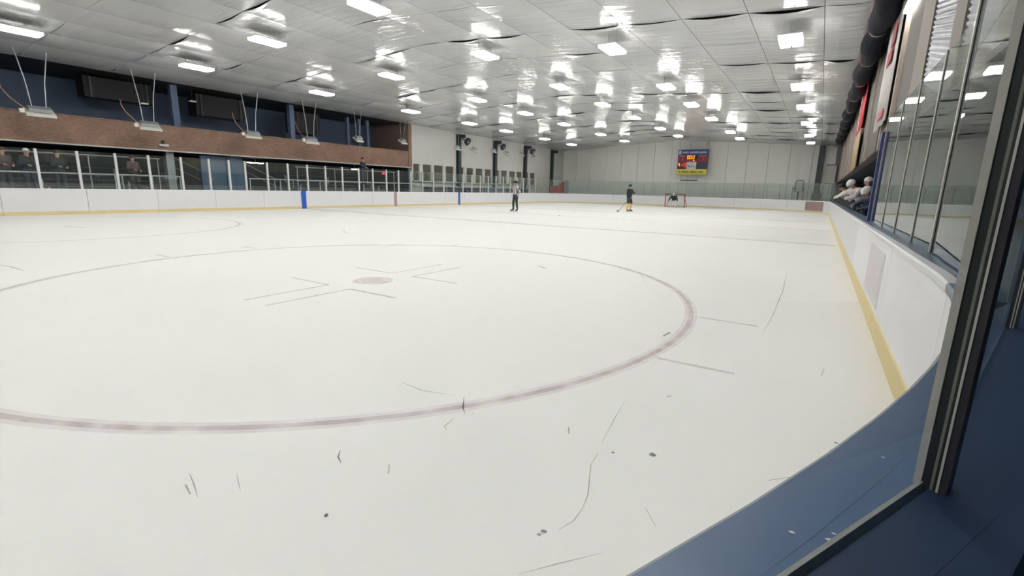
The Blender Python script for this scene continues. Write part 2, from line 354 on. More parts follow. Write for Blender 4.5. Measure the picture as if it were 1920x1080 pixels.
# ------------------------------------------------------------------ dasher boards
BH = 1.0
def boards(name, label, seams, near=False, kh=.185, km='kick'):
    root = empty(name, fpoint((seams[0]+seams[-1])/2, .1)); tag(root, label, 'boards')
    inv = Matrix.Translation(-root.location)
    def put(o): o.matrix_parent_inverse = inv; return o
    for a, b in zip(seams[:-1], seams[1:]):
        k = MB(); k.sweep(frames(a+.006, b-.006), [(0, kh+.005), (0, .955), (.03, .955), (.03, kh+.005)]); put(k.build('board_panel', M['board_near'] if near or a < 6 else M['board'], root))
        k = MB(); k.sweep(frames(a+.003, b-.003), [(-.012, .0), (-.012, kh), (-.004, kh+.01), (.03, kh+.01), (.03, .0)]); put(k.build('kick_strip', M[km], root))
    fr = frames(seams[0], seams[-1], .25)
    if not near:
        k = MB(); k.sweep(fr, [(-.012, .955), (-.014, .985), (-.004, 1.0), (.055, 1.0), (.062, .955)]); put(k.build('cap_rail', M['cap'], root))
        k = MB(); k.sweep(fr, [(.062, .955), (.062, .99), (.30, .99), (.30, .955)]); put(k.build('sill', M['sill'], root))
        k = MB(); k.sweep(fr, [(.26, .0), (.26, .955), (.28, .955), (.28, .0)]); put(k.build('backing', M['skin_out'], root))
    else:
        k = MB(); k.sweep(fr, [(-.012, .955), (-.014, .988), (-.010, .996), (-.004, 1.0), (-.004, .955)]); put(k.build('cap_edge', M['cap_edge'], root))
        ch_ = [at(q) for q in (-8.2, -7.3, -5.88, -4.45, -3.02, -1.60, -.2)]   # the glass line runs straight from post to post
        k = MB(); k.sweep(fr, [(-.004, .955), (-.004, 1.0), (.075, 1.0), (.075, .955)]); k.sweep(ch_, [(.07, .955), (.07, .9997), (.112, .9997), (.112, .955)]); put(k.build('cap_ledge', M['ledge'], root))
        k = MB(); k.sweep(ch_, [(.112, .955), (.112, 1.006), (.118, 1.006), (.118, .955)]); put(k.build('glass_channel', M['edge'], root))
        k = MB(); k.sweep(ch_, [(.118, .955), (.118, .985), (.125, .985), (.125, .955)]); put(k.build('gasket', M['gasket'], root))
        k = MB(); k.sweep(ch_, [(.125, .955), (.125, .998), (.2, .998), (.2, .955)]); k.sweep(fr, [(.165, .955), (.165, .9977), (.235, .9977), (.243, .985), (.243, .955)]); put(k.build('outer_ledge', M['ledge_shaded'], root))
        k = MB(); k.sweep(fr, [(.20, .0), (.20, .955), (.215, .955), (.215, .0)]); put(k.build('backing', M['skin_out'], root))
    return root, put
seams_r = [-.6]+[1.95+2.44*i for i in range(16)]+[S1]
br_, put_r = boards('rink_boards', 'white dasher boards running along the right side of the rink', seams_r)
nf = 14
bf_, put_f = boards('rink_boards', 'white dasher boards curving around the far end behind the net', [S1+(S4-S1)*i/nf for i in range(nf+1)], kh=.12, km='kick_far')
nl = 18
bl_, put_l = boards('rink_boards', 'white dasher boards with blue and red stripes along the left side', [S4+(S5+4-S4)*i/nl for i in range(nl+1)], kh=.13, km='kick_far')
bn_, put_n = boards('rink_boards', 'blue-topped dasher boards of the nearest corner, right in front', [-8.2, -5.6, -3.04, -.6], near=True)
for yy, mk in ((YB, 'blue'), (YRED, 'red'), (YB2, 'blue2')):
    wd = .3 if mk == 'blue' else .26
    k = MB(); k.box(XL+.0005, XL+.016, yy-wd/2, yy+wd/2, .0, 1.001); k.box(XL-.05, XL+.016, yy-wd/2, yy+wd/2, .99, 1.004)
    put_l(k.build('line_stripe', M[mk], bl_))
for (px, py), r in (((1484, 997), .004), ((1556, 1012), .006), ((1563, 1000), .003), ((1655, 857), .003)):
    x, y = [q*(CAM_H-1.0005)/CAM_H for q in g(px, py)]; k = MB()
    k.add([(x-r, y, 1.0005), (x-r*.2, y-r*.7, 1.0005), (x+r*1.3, y-r*.2, 1.0005), (x+r*.3, y+r*.6, 1.0005)], [(0, 1, 2, 3)]); put_n(k.build('paint_chip', M['cap'], bn_, recalc=False))
# faint old print and a brown framed advert on the boards
def advert(name, label, a, b, z0, z1, mt, inset, mt2, root, put):
    k = MB(); k.sweep(frames(a, b, .3), [(-.006, z0), (-.006, z1), (.001, z1), (.001, z0)]); o = put(k.build(name, mt, root))
    if mt2:
        k = MB(); k.sweep(frames(a+inset, b-inset, .3), [(-.009, z0+inset), (-.009, z1-inset), (-.005, z1-inset), (-.005, z0+inset)]); q = k.build(name+'_print', mt2, o); q.matrix_parent_inverse = Matrix.Identity(4); 
    return o
advert('advert_frame', None, S1+2.5, S1+5.3, .16, .92, mat('advert frame', rgb(150, 132, 128), .5), .07, mat('advert print', rgb(156, 128, 126), .5, noise=.3, scale=3), bf_, put_f)
advert('advert_ghost', None, 2.35, 4.0, .25, .85, mat('ghost print', rgb(224, 220, 223), .4, noise=.04, scale=3), .1, mat('ghost print red', rgb(222, 214, 218), .4, noise=.05, scale=4), br_, put_r)

# ------------------------------------------------------------------ rink glass
def glass_run(name, label, stations, nn, z0, z1, gm, style, ztops=None):
    root = empty(name, fpoint(stations[len(stations)//2], nn[0] if isinstance(nn, list) else nn)); tag(root, label, 'glass')
    inv = Matrix.Translation(-root.location)
    def nof(i): return nn[i] if isinstance(nn, list) else nn
    for i, sv in enumerate(stations):
        P, N = at(sv); n = nof(i); T = (-N[1], N[0]); p = fpoint(sv, n)
        zt = z1 if ztops is None else ztops[i]
        N3, T3, Z = Vector((N[0], N[1], 0)), Vector((T[0], T[1], 0)), Vector((0, 0, 1))
        def bx(nm, mt, n0, n1, wd, za, zb, par):
            k = MB(); k.obox(p+N3*((n0+n1)/2)+Z*((za+zb)/2), N3*((n1-n0)/2), T3*(wd/2), Z*((zb-za)/2)); o = k.build(nm, mt, par); o.matrix_parent_inverse = inv if par is root else Matrix.Identity(4); return o
        if style == 'white': bx('post', M['post'], -.045, .045, .085, z0, zt, root)
        elif style == 'thin': bx('post', M['post_thin'], -.012, .02, .028, z0, zt-.15, root)
        else:
            wd = .036 if style == 'near' else .03
            f_ = 1 if style == 'near' else .8
            bx('post', M['alu'], -.021*f_, -.0112*f_, wd, z0, zt, root)
            bx('post_gasket', M['gasket'], -.0111*f_, .0065*f_, wd*.8, z0, zt-.001, root)
            bx('post_flange', M['alu'], .0066*f_, .0095*f_, wd, z0, zt, root)
            if style == 'near': bx('post_unlit_face', M['mauve'], .0096, .019, wd*.9, z0, zt-.002, root)
    for i in range(len(stations)-1):
        a, b = fpoint(stations[i], nof(i)), fpoint(stations[i+1], nof(i+1))
        d = (b-a); L = d.length; d.normalize(); q = Vector((d.y, -d.x, 0)); ga = .022
        zt = z1 if ztops is None else min(ztops[i], ztops[i+1])
        k = MB(); k.obox((a+b)/2+Vector((0, 0, (z0+zt)/2)), d*(L/2-ga), q*.006, Vector((0, 0, (zt-z0)/2-.004)))
        o = k.build('glass_pane', gm, root); o.matrix_parent_inverse = inv
    return root
glass_run('rink_glass', 'glass panes on grey posts between the corner and the players bench', [1.35, 2.38, 3.75, 5.2, 7.1], .19, .99, 2.8, M['glass'], 'alu')
glass_run('rink_glass', 'tall corner glass with the near upright in front of the blue ledge', [-7.3, -5.88, -4.45, -3.02, -1.60, -.2, 1.29], [.125]*6+[.185], .998, 3.7, M['glass_near'], 'near')
nfg = 29
glass_run('rink_glass', 'green tinted glass around the far end boards', [S1+(S4-S1)*i/nfg for i in range(nfg+1)], .17, .99, 2.46, M['glass_far'], 'thin')
ly = [4.75, 5.95, 7.15, 8.37, 9.55, 10.82, 12.02, 12.95, 13.75, 14.92, 16.1, 17.3, 18.5, 19.7, 20.96, 22.1, 23.28, 24.4, 25.6]+[25.6+1.2*i for i in range(1, 16)]
ly = [3.55, 2.35]+ly; ly.sort()
zts = [2.8 if abs(y-12.02) < .01 else 2.46 for y in ly]
glass_run('rink_glass', 'glass panes on white posts along the left boards', [S4+(Y1-y) for y in ly], .08, .99, 2.46, M['glass'], 'white', None)

# ------------------------------------------------------------------ ceiling
ZRG, SLP, XRG = 6.899, .0626, -13.8
def zc(x): return ZRG-SLP*abs(x-XRG)
ceil = box('ceiling', M['darker'], -27.3, 1.2, -12, 54.6, 7.12, 7.2); tag(ceil, 'dark roof deck above the quilted ceiling facing', kind='structure')
xs = [.45]+[-.53-1.75*i for i in range(0, 16)]; xs[-1] = -27.3
ys = [18.05+2.9*i for i in range(-9, 13)]; ys[-1] = 54.5
rr = random.Random(3)
for i in range(len(xs)-1):
    for j in range(len(ys)-1):
        xa, xb, ya, yb = xs[i]-.007, xs[i+1]+.007, ys[j]+.004, ys[j+1]-.004
        if yb < -9: continue
        nu, nv = 6, 7; vv = []; sag = rr.uniform(.012, .035)
        strong = (j % 2 == 0)
        dr = rr.choice([0, .015, .03, .05, .06]) if strong else rr.choice([0, 0, 0, 0, 0, .02, .035])
        for b_ in range(nv+1):
            t = b_/nv; tt = t*t*(.4+.6*t)
            for a_ in range(nu+1):
                u = a_/nu; x = xa+(xb-xa)*u; y = ya+(yb-ya)*tt
                z = zc(x)-math.sin(PI*u)*(sag+dr*math.exp(-tt*9))-.006*math.sin(5*PI*t+i)*math.sin(PI*u)
                vv.append((x, y, z))
        k = MB(); W = nu+1
        k.add(vv, [(b_*W+a_, (b_+1)*W+a_, (b_+1)*W+a_+1, b_*W+a_+1) for b_ in range(nv) for a_ in range(nu)])
        k.build('ceiling_panel', M['ceil'], ceil, smooth=True, recalc=False)
trim = box('trim_1', M['pink'], .45, .60, 2, 54.4, 5.9, 6.02); tag(trim, 'pale pink edge strip where the ceiling facing ends', kind='structure')

# ------------------------------------------------------------------ walls
YW = 54.4
wf = box('wall_far', M['seam'], -28, 3.4, YW+.06, YW+.3, -.03, 7.1); tag(wf, 'white sheeted end wall behind the far goal', kind='structure')
px_ = [-27.3+1.87*i for i in range(0, 16)]
for i in range(len(px_)-1):
    k = MB(); a, b = px_[i]+.014, px_[i+1]-.014; z1 = min(zc(a), zc(b))+.15
    k.add([(a, YW, 0), ((a+b)/2, YW+.035, 0), (b, YW, 0), (b, YW, z1), ((a+b)/2, YW+.035, z1), (a, YW, z1), (a, YW+.06, 0), (b, YW+.06, 0), (b, YW+.06, z1), (a, YW+.06, z1)],
          [(0, 1, 4, 5), (1, 2, 3, 4), (0, 5, 9, 6), (2, 7, 8, 3), (6, 9, 8, 7)]); k.build('wall_panel', M['white_wall'], wf)
wn_ = box('wall_near', M['lobby'], -34, 6, -10.2, -10, -.03, 7.1); tag(wn_, 'unseen plain grey wall added behind the near end of the rink', kind='structure')  # out of view, added to darken what the near glass reflects
wo_ = box('wall_lobby', M['lobby'], 5.8, 6, -10, 54.6, -.03, 7.1); tag(wo_, 'unseen plain grey lobby wall added on the outer right', kind='structure')  # also unseen, added for a darker reflection in the near pane
# left wall: solid upper sheet, piers between windows, apron
wl = empty('wall_left', (-27.3, 41, 0)); tag(wl, 'white left wall with a low row of smoked windows', kind='structure')
def lp(o): o.matrix_parent_inverse = Matrix.Translation(-wl.location); return o
WZ0, WZ1 = 1.86, 3.14
win = [(28.3, 29.02), (29.39, 30.41), (30.73, 31.88), (32.23, 33.3), (33.8, 34.72), (35.11, 36.15), (36.48, 37.57), (37.92, 38.95), (39.36, 40.37), (40.75, 41.82), (42.22, 43.36), (43.67, 44.7), (45.08, 46.09), (46.44, 47.5)]
lp(box('wall_sheet', M['white_wall_l'], -27.55, -27.3, 28.15, YW+.05, WZ1, 6.15, wl)); lp(box('wall_apron', M['white_wall_l'], -27.55, -27.3, 28.15, YW+.05, 0, WZ0, wl))
edges = [28.15]+[e for p in win for e in p]+[YW+.05]
for i in range(0, len(edges), 2):
    if edges[i+1]-edges[i] > .02: lp(box('pier', M['white_wall_l'], -27.55, -27.3, edges[i], edges[i+1], WZ0, WZ1, wl))
for n, (a, b) in enumerate(win):
    wn = box('window_%d' % (n+1), M['window'], -27.40, -27.37, a, b, WZ0, WZ1); tag(wn, None, None, None, 'structure')
    box('window_bar', M['frame'], -27.37, -27.35, a, b, 2.48, 2.50, wn)
    for yy in (a, b-.05): box('window_frame', M['frame'], -27.37, -27.35, yy, yy+.05, WZ0, WZ1, wn)
lp(box('sill_ledge', M['frame'], -27.3, -27.1, 28.2, 48.5, 1.76, 1.84, wl))
lp(box('dado_rail', M['frame'], -27.3, -27.22, 28.2, 48.5, 1.42, 1.50, wl))
# columns in front of the white wall
colpos = [33.8, 39.4, 45.1, 51.2]
for i, y in enumerate(colpos):
    t = empty('steel_column', (-27.05, y, 0)); tag(t, 'dark green steel column, %s from the brick balcony, against the white wall' % ORD[i], 'column', 'wall columns')
    box('column_web', M['column'], -.22, .02, -.03, .03, 0, 5.9, t); box('column_flange', M['column'], .02, .05, -.17, .17, 0, 5.9, t); box('column_flange', M['column'], -.25, -.22, -.17, .17, 0, 5.9, t)
    box('knee_brace', M['column'], .05, .6, -.05, .05, 5.55, 5.85, t)
    box('base_plate', M['column'], -.25, .12, -.22, .22, -.03, .02, t)
    if i < 3:
        f = MB(); f.tube([(-26.62, y+.42, 5.38), (-26.45, y+.42, 5.28)], [.3, .34], 16); f = f.build('wall_fan', M['dark'], None, True)
        tag(f, 'round dark fan beside the top of the %s green column' % ORD[i], 'fan', 'fans by the columns')
        k = MB()
        for q in range(8):
            a = 2*PI*q/8; k.tube([(-26.43, y+.42, 5.27), (-26.43, y+.42+.3*math.cos(a), 5.27+.3*math.sin(a))], .012, 5)
        k.tube([(-26.45, y+.42, 5.28), (-26.41, y+.42, 5.26)], .07, 10); k.build('grille', M['steel'], f)
        k = MB(); k.tube([(-26.62, y+.42, 5.4), (-26.95, y+.2, 5.5)], .04, 6); k.build('bracket', M['dark'], f)

# balcony with brick parapet on the left
BZ0, BZ1, BY = 2.85, 3.98, 28.1
wb = empty('wall_balcony', (-27.3, 14, 0)); tag(wb, 'brick parapet band of the viewing balcony over the left stands', kind='structure')
def bp_(o): o.matrix_parent_inverse = Matrix.Translation(-wb.location); return o
bp_(box('parapet', M['brick'], -27.55, -27.3, -6, BY, BZ0, BZ1, wb)); bp_(box('parapet_coping', M['brick'], -27.6, -27.26, -6, BY-.32, BZ1, BZ1+.05, wb))
bp_(box('lower_trim', M['frame'], -27.3, -27.26, -6, BY, BZ0-.06, BZ0, wb))
bp_(box('end_pier', M['brick'], -27.62, -27.24, BY-.32, BY+.02, BZ0, 6.05, wb))
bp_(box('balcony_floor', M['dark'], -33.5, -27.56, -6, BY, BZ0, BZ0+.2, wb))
bp_(box('balcony_back', M['bluewall'], -31.6, -31.4, -6, BY, BZ0+.2, 6.4, wb)); bp_(box('balcony_roof', M['darker'], -33.5, -27.3, -6, BY+.3, 6.08, 6.2, wb))
bp_(box('balcony_end', M['brownwall'], -31.4, -27.62, BY-.2, BY, BZ0+.2, 6.1, wb))
for yy in (12.2, 18.6): 
    bp_(box('balcony_column', M['bluewall'], -28.3, -28.0, yy-.15, yy+.15, BZ0+.2, 6.1, wb))
for yy in (23.6, 24.6, 25.4): bp_(box('balcony_mullion', M['bluewall'], -29.2, -29.0, yy-.1, yy+.1, BZ0+.2, 6.1, wb))
for i, (y0, y1, z0, z1) in enumerate(((8.9, 11.6, 5.1, 6.0), (13.6, 16.2, 4.9, 6.0), (19.3, 21.2, 4.6, 5.9))):
    o = box('ceiling_duct', M['darker'], -29.8, -28.9, y0, y1, z0, z1); tag(o, 'boxy dark duct on the balcony, %s from the left edge' % ORD[i], 'duct', 'balcony ducts')
    box('duct_band', M['dark'], -29.85, -28.85, y0+.2, y0+.3, z0-.03, z1, o); box('duct_band', M['dark'], -29.85, -28.85, y1-.3, y1-.2, z0-.03, z1, o)
for i, (y, z) in enumerate(((11.0, 5.0), (13.2, 5.45))):
    o = MB(); o.box(-28.5, -28.3, y-.15, y+.15, z, z+.07); o = o.build('balcony_lamp', M['heater']); tag(o, 'small pale lamp on the dark balcony, %s' % ('left' if i == 0 else 'right'), 'lamp')
    k = MB(); k.tube([(-28.4, y, z+.07), (-28.4, y, 6.08)], .012, 6); k.build('stem', M['dark'], o)
# concourse under the balcony
CF = .72
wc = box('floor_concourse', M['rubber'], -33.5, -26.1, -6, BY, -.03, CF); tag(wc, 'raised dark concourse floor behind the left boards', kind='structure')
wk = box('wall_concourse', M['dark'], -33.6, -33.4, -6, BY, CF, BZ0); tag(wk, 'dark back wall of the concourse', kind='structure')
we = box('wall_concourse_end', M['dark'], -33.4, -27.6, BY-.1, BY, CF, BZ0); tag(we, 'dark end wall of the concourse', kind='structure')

def rail(label, pts, posts, h, r=.022, mid=True):
    o = MB(); o.tube([(p[0], p[1], p[2]+h) for p in pts], r*1.4, 8); o = o.build('hand_rail', M['rail']); tag(o, label, 'railing')
    if mid:
        k = MB(); k.tube([(p[0], p[1], p[2]+h*.5) for p in pts], r*.7, 6); k.build('mid_rail', M['rail'], o)
    for p in posts:
        k = MB(); k.tube([(p[0], p[1], CF), (p[0], p[1], p[2]+h)], r*1.2, 8); k.build('rail_post', M['rail'], o)
    return o
rail('white handrail at the front of the stands, left of the stairs', [(-26.2, 2, CF), (-26.2, 11.3, CF)], [(-26.2, y, CF) for y in (2.3, 5, 8.7, 8.95, 10.1, 11.25)], .88, mid=False)
rail('white handrail at the front of the stands, right of the stairs', [(-26.2, 14.6, CF), (-26.2, 27.6, CF)], [(-26.2, y, CF) for y in (14.65, 16.4, 19.0, 19.35, 22.4, 25.2, 27.5)], .88, mid=False)
rail('white double rail at the back of the concourse', [(-28.0, 4, CF), (-28.0, 11.2, CF)], [(-28.0, y, CF) for y in (4.2, 8.4, 11.1)], 1.72)
rail('sloping stair rail left of the blue mats', [(-28.6, 12.0, CF+.9), (-28.6, 13.6, CF+.1)], [(-28.6, 12.05, CF+.9), (-28.6, 13.55, CF+.1)], 1.0)
rail('sloping stair rail right of the blue mats', [(-29.2, 15.6, CF+1.1), (-29.2, 18.0, CF)], [(-29.2, 15.65, CF+1.1), (-29.2, 17.9, CF)], .9)
rail('grey rail in front of the far bleachers', [(-28.0, 18.6, CF), (-28.0, 27, CF)], [(-28.0, y, CF) for y in (18.7, 21.5, 24.3, 26.9)], 1.7)
for i, (y0, y1) in enumerate(((13.0, 14.25), (14.3, 15.2))):
    o = box('wall_mat', M['midblue'], -27.9, -27.78, y0, y1, CF, CF+1.15); tag(o, 'blue padded mat beside the stairs, %s one' % ('left' if i == 0 else 'right'), 'mat', 'blue mats')
    box('mat_top', M['bluewall'], -27.92, -27.76, y0, y1, CF+1.15, 2.75, o); box('mat_seam', M['navy'], -27.78, -27.775, (y0+y1)/2-.01, (y0+y1)/2+.01, CF, CF+1.15, o)
o = MB(); o.box(-28.1, -27.75, 11.4, 11.75, CF, BZ0); o = o.build('concrete_column', M['steel']); tag(o, 'pale grey column under the balcony beside the stairs', 'column')
box('column_band', M['rail'], -28.13, -27.72, 11.37, 11.78, CF+.75, CF+.85, o)
for n, (y0, y1, lab) in enumerate(((3, 11, 'dark tiered bleacher behind the left handrail'), (18.8, 27.2, 'dark tiered bleacher behind the right handrail'))):
    t = empty('bleacher', (-29.6, (y0+y1)/2, CF)); tag(t, lab, 'bleacher')
    for q in range(4):
        L = (y1-y0)/2; box('bench_board', mat('bench grey', rgb(92, 96, 104), .5) if n+q == 0 else bpy.data.materials['bench grey'], 1.4-q*.8-.3, 1.4-q*.8, -L, L, .3+q*.3, .34+q*.3, t)
        box('riser', M['dark'], 1.4-q*.8-.72, 1.4-q*.8-.3, -L, L, 0, .12+q*.3, t)
        for yy in (-L*.8, 0, L*.8): box('bench_leg', M['rail'], 1.4-q*.8-.2, 1.4-q*.8-.1, yy-.04, yy+.04, 0, .3+q*.3, t)
stair = empty('stairs', (-28.6, 13.0, CF)); tag(stair, 'short dark stairs up to the balcony level', 'stairs')
for q in range(5): box('step', M['dark'], -1.4, -.05, -1.0+q*.0+(4-q)*.32-.9, -1.0+(4-q)*.32-.58, 0, .2+q*.2, stair)
for i, (x, y, z, L) in enumerate(((-30.0, 15.9, 2.58, .35), (-30.0, 17.2, 2.57, 1.0), (-29.6, 24.5, 2.52, .5))):
    o = box('strip_light', M['steel'], x-.12, x+.12, y-L/2, y+L/2, z+.04, z+.09); tag(o, 'small lit lamp under the balcony, %s from the left' % ORD[i], 'lamp', 'lamps under the balcony')
    box('lens', M['tube'], x-.1, x+.1, y-L/2+.02, y+L/2-.02, z, z+.04, o); box('hanger', M['steel'], x-.02, x+.02, y-.02, y+.02, z+.09, BZ0, o)
o = box('exit_sign', mat('exit red', rgb(210, 60, 70), .5, emit=.8), -27.9, -27.84, 25.6, 25.95, 2.2, 2.42); tag(o, 'small red sign glowing behind the left glass', 'sign'); box('sign_bracket', M['dark'], -27.9, -27.86, 25.74, 25.8, 2.42, BZ0, o)
# white box on the brick band
o = box('wall_box', M['heater'], -27.3, -27.16, 10.95, 11.35, 3.02, 3.12); tag(o, 'small white fixture on the brick band', 'fixture'); box('fixture_plate', M['dark'], -27.3, -27.2, 11.1, 11.2, 3.12, 3.3, o)
# stands between boards and white wall
for i, (y0, y1, mk, lab) in enumerate(((28.6, 31.5, 'dark', 'grey bench unit under the first windows past the balcony'), (31.7, 36.6, 'navy', 'navy blue bench unit below the windows'), (36.9, 40.5, 'bluewall', 'dull blue bench unit below the windows'), (40.7, 45.0, 'column', 'dark green bench unit under the last windows'))):
    t = empty('bench_unit', (-26.42, (y0+y1)/2, 0)); tag(t, lab, 'bench'); L = (y1-y0)/2-.03
    box('front', M[mk], -.3, -.2, -L, L, 0, 1.38, t); box('seat', M[mk], -.2, .3, -L, L, .55, .6, t); box('top_ledge', M['frame'], -.42, -.14, -L, L, 1.38, 1.43, t)
    for yy in (-L+.1, L-.1): box('leg', M['dark'], .1, .16, yy-.03, yy+.03, 0, .55, t)

# ------------------------------------------------------------------ right side bulkhead, bench recess
BX = 1.05
wr = box('wall_right', M['taupe'], BX, 1.3, 4.6, YW, 2.58, 6.3); tag(wr, 'taupe bulkhead wall above the players bench on the right', kind='structure')
box('wall_recess', M['navy'], 3.0, 3.2, 4.6, YW, 0, 2.6).__setitem__('kind', 'structure')
o = box('ceiling_recess', M['dark'], 1.3, 3.2, 4.6, YW, 2.58, 2.7); o['kind'] = 'structure'
o = box('floor_recess', M['rubber'], .95, 3.0, 4.6, YW, -.03, .22); o['kind'] = 'structure'
o = box('ceiling_edge', M['darker'], .6, 1.4, 2, YW, 6.1, 6.2); o['kind'] = 'structure'
def wp(nm, mk, y0, y1, z0, z1, d=.03): 
    o = box(nm, M[mk], BX-d, BX, y0, y1, z0, z1, wr); return o
wp('cladding_board', 'taupe_d', 10.7, 12.6, 2.6, 6.0, .02); wp('cladding_board', 'taupe_d', 15.95, 18.9, 2.6, 6.0, .015); wp('cladding_board', 'taupe_d', 20.2, 22.4, 2.6, 6.0, .015)
for y, d in ((12.75, .09), (14.9, .05), (19.75, .06), (27.6, .06), (31.5, .06), (36, .06), (41, .06), (46, .06)): wp('pilaster', 'pole', y-.07, y+.07, 2.58, 6.0, d)
for y0, y1 in ((9.3, 10.5), (6.95, 7.55), (5.0, 5.5)): wp('cladding_post', 'tanpost', y0, y1, 2.6, 6.0, .05)
for n, (y0, y1) in enumerate(((7.6, 9.25), (5.55, 6.9))):  # rippled sheets added in place of the ceiling's reflection in the glass
    k = MB(); vv = []; q = 160
    for i in range(q+1):
        z = 2.62+3.3*i/q
        for y in (y0, y1): vv.append((BX-.03-.012*math.sin(i*1.9+y), y, z+.25*(y-y0)))
    k.add(vv, [(2*i, 2*i+1, 2*i+3, 2*i+2) for i in range(q)]); k.build('reflection_sheet', M['foil'], wr, True)
def banner(label, mk, y0, y1, z0, z1, extra=None):
    k = MB(); vv = []; q = 10
    for i in range(q+1):
        y = y0+(y1-y0)*i/q
        for z in (z0, z1): vv.append((BX-.11-.02*math.sin(i*1.4)*(1 if z == z0 else .4), y, z))
        for z in (z0, z1): vv.append((BX-.095-.02*math.sin(i*1.4)*(1 if z == z0 else .4), y, z))
    f = []
    for i in range(q): a = 4*i; f += [(a, a+1, a+5, a+4), (a+2, a+6, a+7, a+3), (a, a+4, a+6, a+2), (a+1, a+3, a+7, a+5)]
    f += [(0, 2, 3, 1), (4*q, 4*q+1, 4*q+3, 4*q+2)]
    k.add(vv, f); o = k.build('banner', M[mk], None, True); tag(o, label, 'banner', 'wall banners')
    k = MB(); k.tube([(BX-.1, y0-.05, z1), (BX-.1, y1+.05, z1)], .025, 8); k.build('banner_rod', M['pole'], o)
    for yy in (y0+.1, y1-.1):
        k = MB(); k.tube([(BX-.1, yy, z1), (BX-.0, yy, z1+.06)], .012, 6); k.build('banner_hook', M['pole'], o)
    return o
rb_ = banner('bright red banner on the bulkhead above the bench', 'redcloth', 22.6, 26.2, 4.0, 5.95)
box('banner_stripe', M['whitecloth'], BX-.145, BX-.125, 24.6, 25.0, 4.05, 5.9, rb_)
banner('tan banner below the red banner', 'tancloth', 22.5, 26.0, 2.5, 3.9)
wbn = banner('white banner with a red print above the bench', 'whitecloth', 13.3, 15.8, 3.05, 5.85)
for z0, z1, y0, y1 in ((4.75, 5.2, 13.8, 14.5), (4.4, 4.7, 14.0, 14.9), (3.2, 3.35, 13.7, 14.9)): box('banner_print', mat('print red', rgb(180, 70, 78), .6) if 'print red' not in bpy.data.materials else bpy.data.materials['print red'], BX-.15, BX-.135, y0, y1, z0, z1, wbn)
# lumpy black wrapped duct along the top of the bulkhead
k = MB(); pts = []; rad = []; yy = 6.0; i = 0
while yy < 46:
    seg = 3.4
    for q in range(8):
        t = q/8; pts.append((.70+.04*math.sin(yy*1.3+q), yy+seg*t, 5.66-.06*math.sin(PI*t))); rad.append(.16+.13*math.sin(PI*min(max(t, .04), .96))**.7)
    yy += seg; i += 1
k.tube(pts, rad, 14); dct = k.build('wrapped_duct', M['wrap'], None, True); tag(dct, 'lumpy black wrapped duct along the top of the right wall', 'duct')
for j in range(1, i):
    k = MB(); y = 6+3.4*j
    k.tube([(.70+.2*math.cos(a), y, 5.66+.2*math.sin(a)) for a in [2*PI*q/14 for q in range(15)]], .018, 6, False); k.build('strap', M['pole'], dct)
# lit strip high on the bulkhead
o = box('wall_light', M['steel'], .9, 1.05, 11.6, 12.9, 5.06, 5.12); tag(o, 'white strip light high on the right bulkhead at the top edge', 'light'); box('lens', M['tube'], .91, 1.04, 11.62, 12.88, 5.0, 5.06, o)
# blue end post of the bench and partitions
t = empty('bench_partition', (.84, 11.15, .22)); tag(t, 'blue upright partition where the bench opening begins', 'partition')
box('partition_post', mat('bright navy', rgb(52, 66, 122), .4), -.06, .1, -.07, .07, .77, 2.36, t); box('partition_sheet', M['navy'], .1, 2.1, -.03, .03, 0, 2.3, t)
t = empty('corner_partition', (1.0, 4.75, 0)); tag(t, 'blue partition with dark rails beyond the near corner post', 'partition')
box('sheet', mat('teal blue paint', rgb(84, 112, 138), .5, noise=.1, scale=4), .0, 2.2, 0, .06, 0, 3.0, t)
for z in (.64, 1.24): box('dark_rail', M['darker'], -.05, 2.2, -.05, 0, z, z+.06, t)
t = empty('players_bench', (1.5, 18, .22)); tag(t, 'long navy players bench inside the recess', 'bench')
box('seat', M['midblue'], .2, .55, -6, 6, .42, .48, t)
for yy in (-5.5, -2.8, 0, 2.8, 5.5): box('leg', M['dark'], .3, .45, yy-.04, yy+.04, 0, .42, t)
# far corner column and cabinet
o = box('steel_column', M['column'], -.62, -.3, 53.9, 54.3, 0, 6.0); tag(o, 'dark steel column in the far right corner', 'column'); box('column_flange', M['column'], -.66, -.26, 53.85, 53.9, 0, 6.0, o)
o = box('wall_board', M['whitecloth'], .1, .9, 54.2, 54.36, 2.6, 4.2); tag(o, 'white notice board in the far right corner', 'board'); box('board_frame', M['taupe'], .05, .95, 54.16, 54.2, 2.52, 2.6, o)
box('board_frame', M['taupe'], .05, .95, 54.16, 54.2, 4.2, 4.28, o)
o = box('equipment_crate', M['column'], -.75, .1, 52.7, 53.5, 0, 1.6); tag(o, 'dark green crate behind the far glass by the right column', 'crate'); box('crate_lid', M['dark'], -.78, .13, 52.67, 53.53, 1.6, 1.66, o)

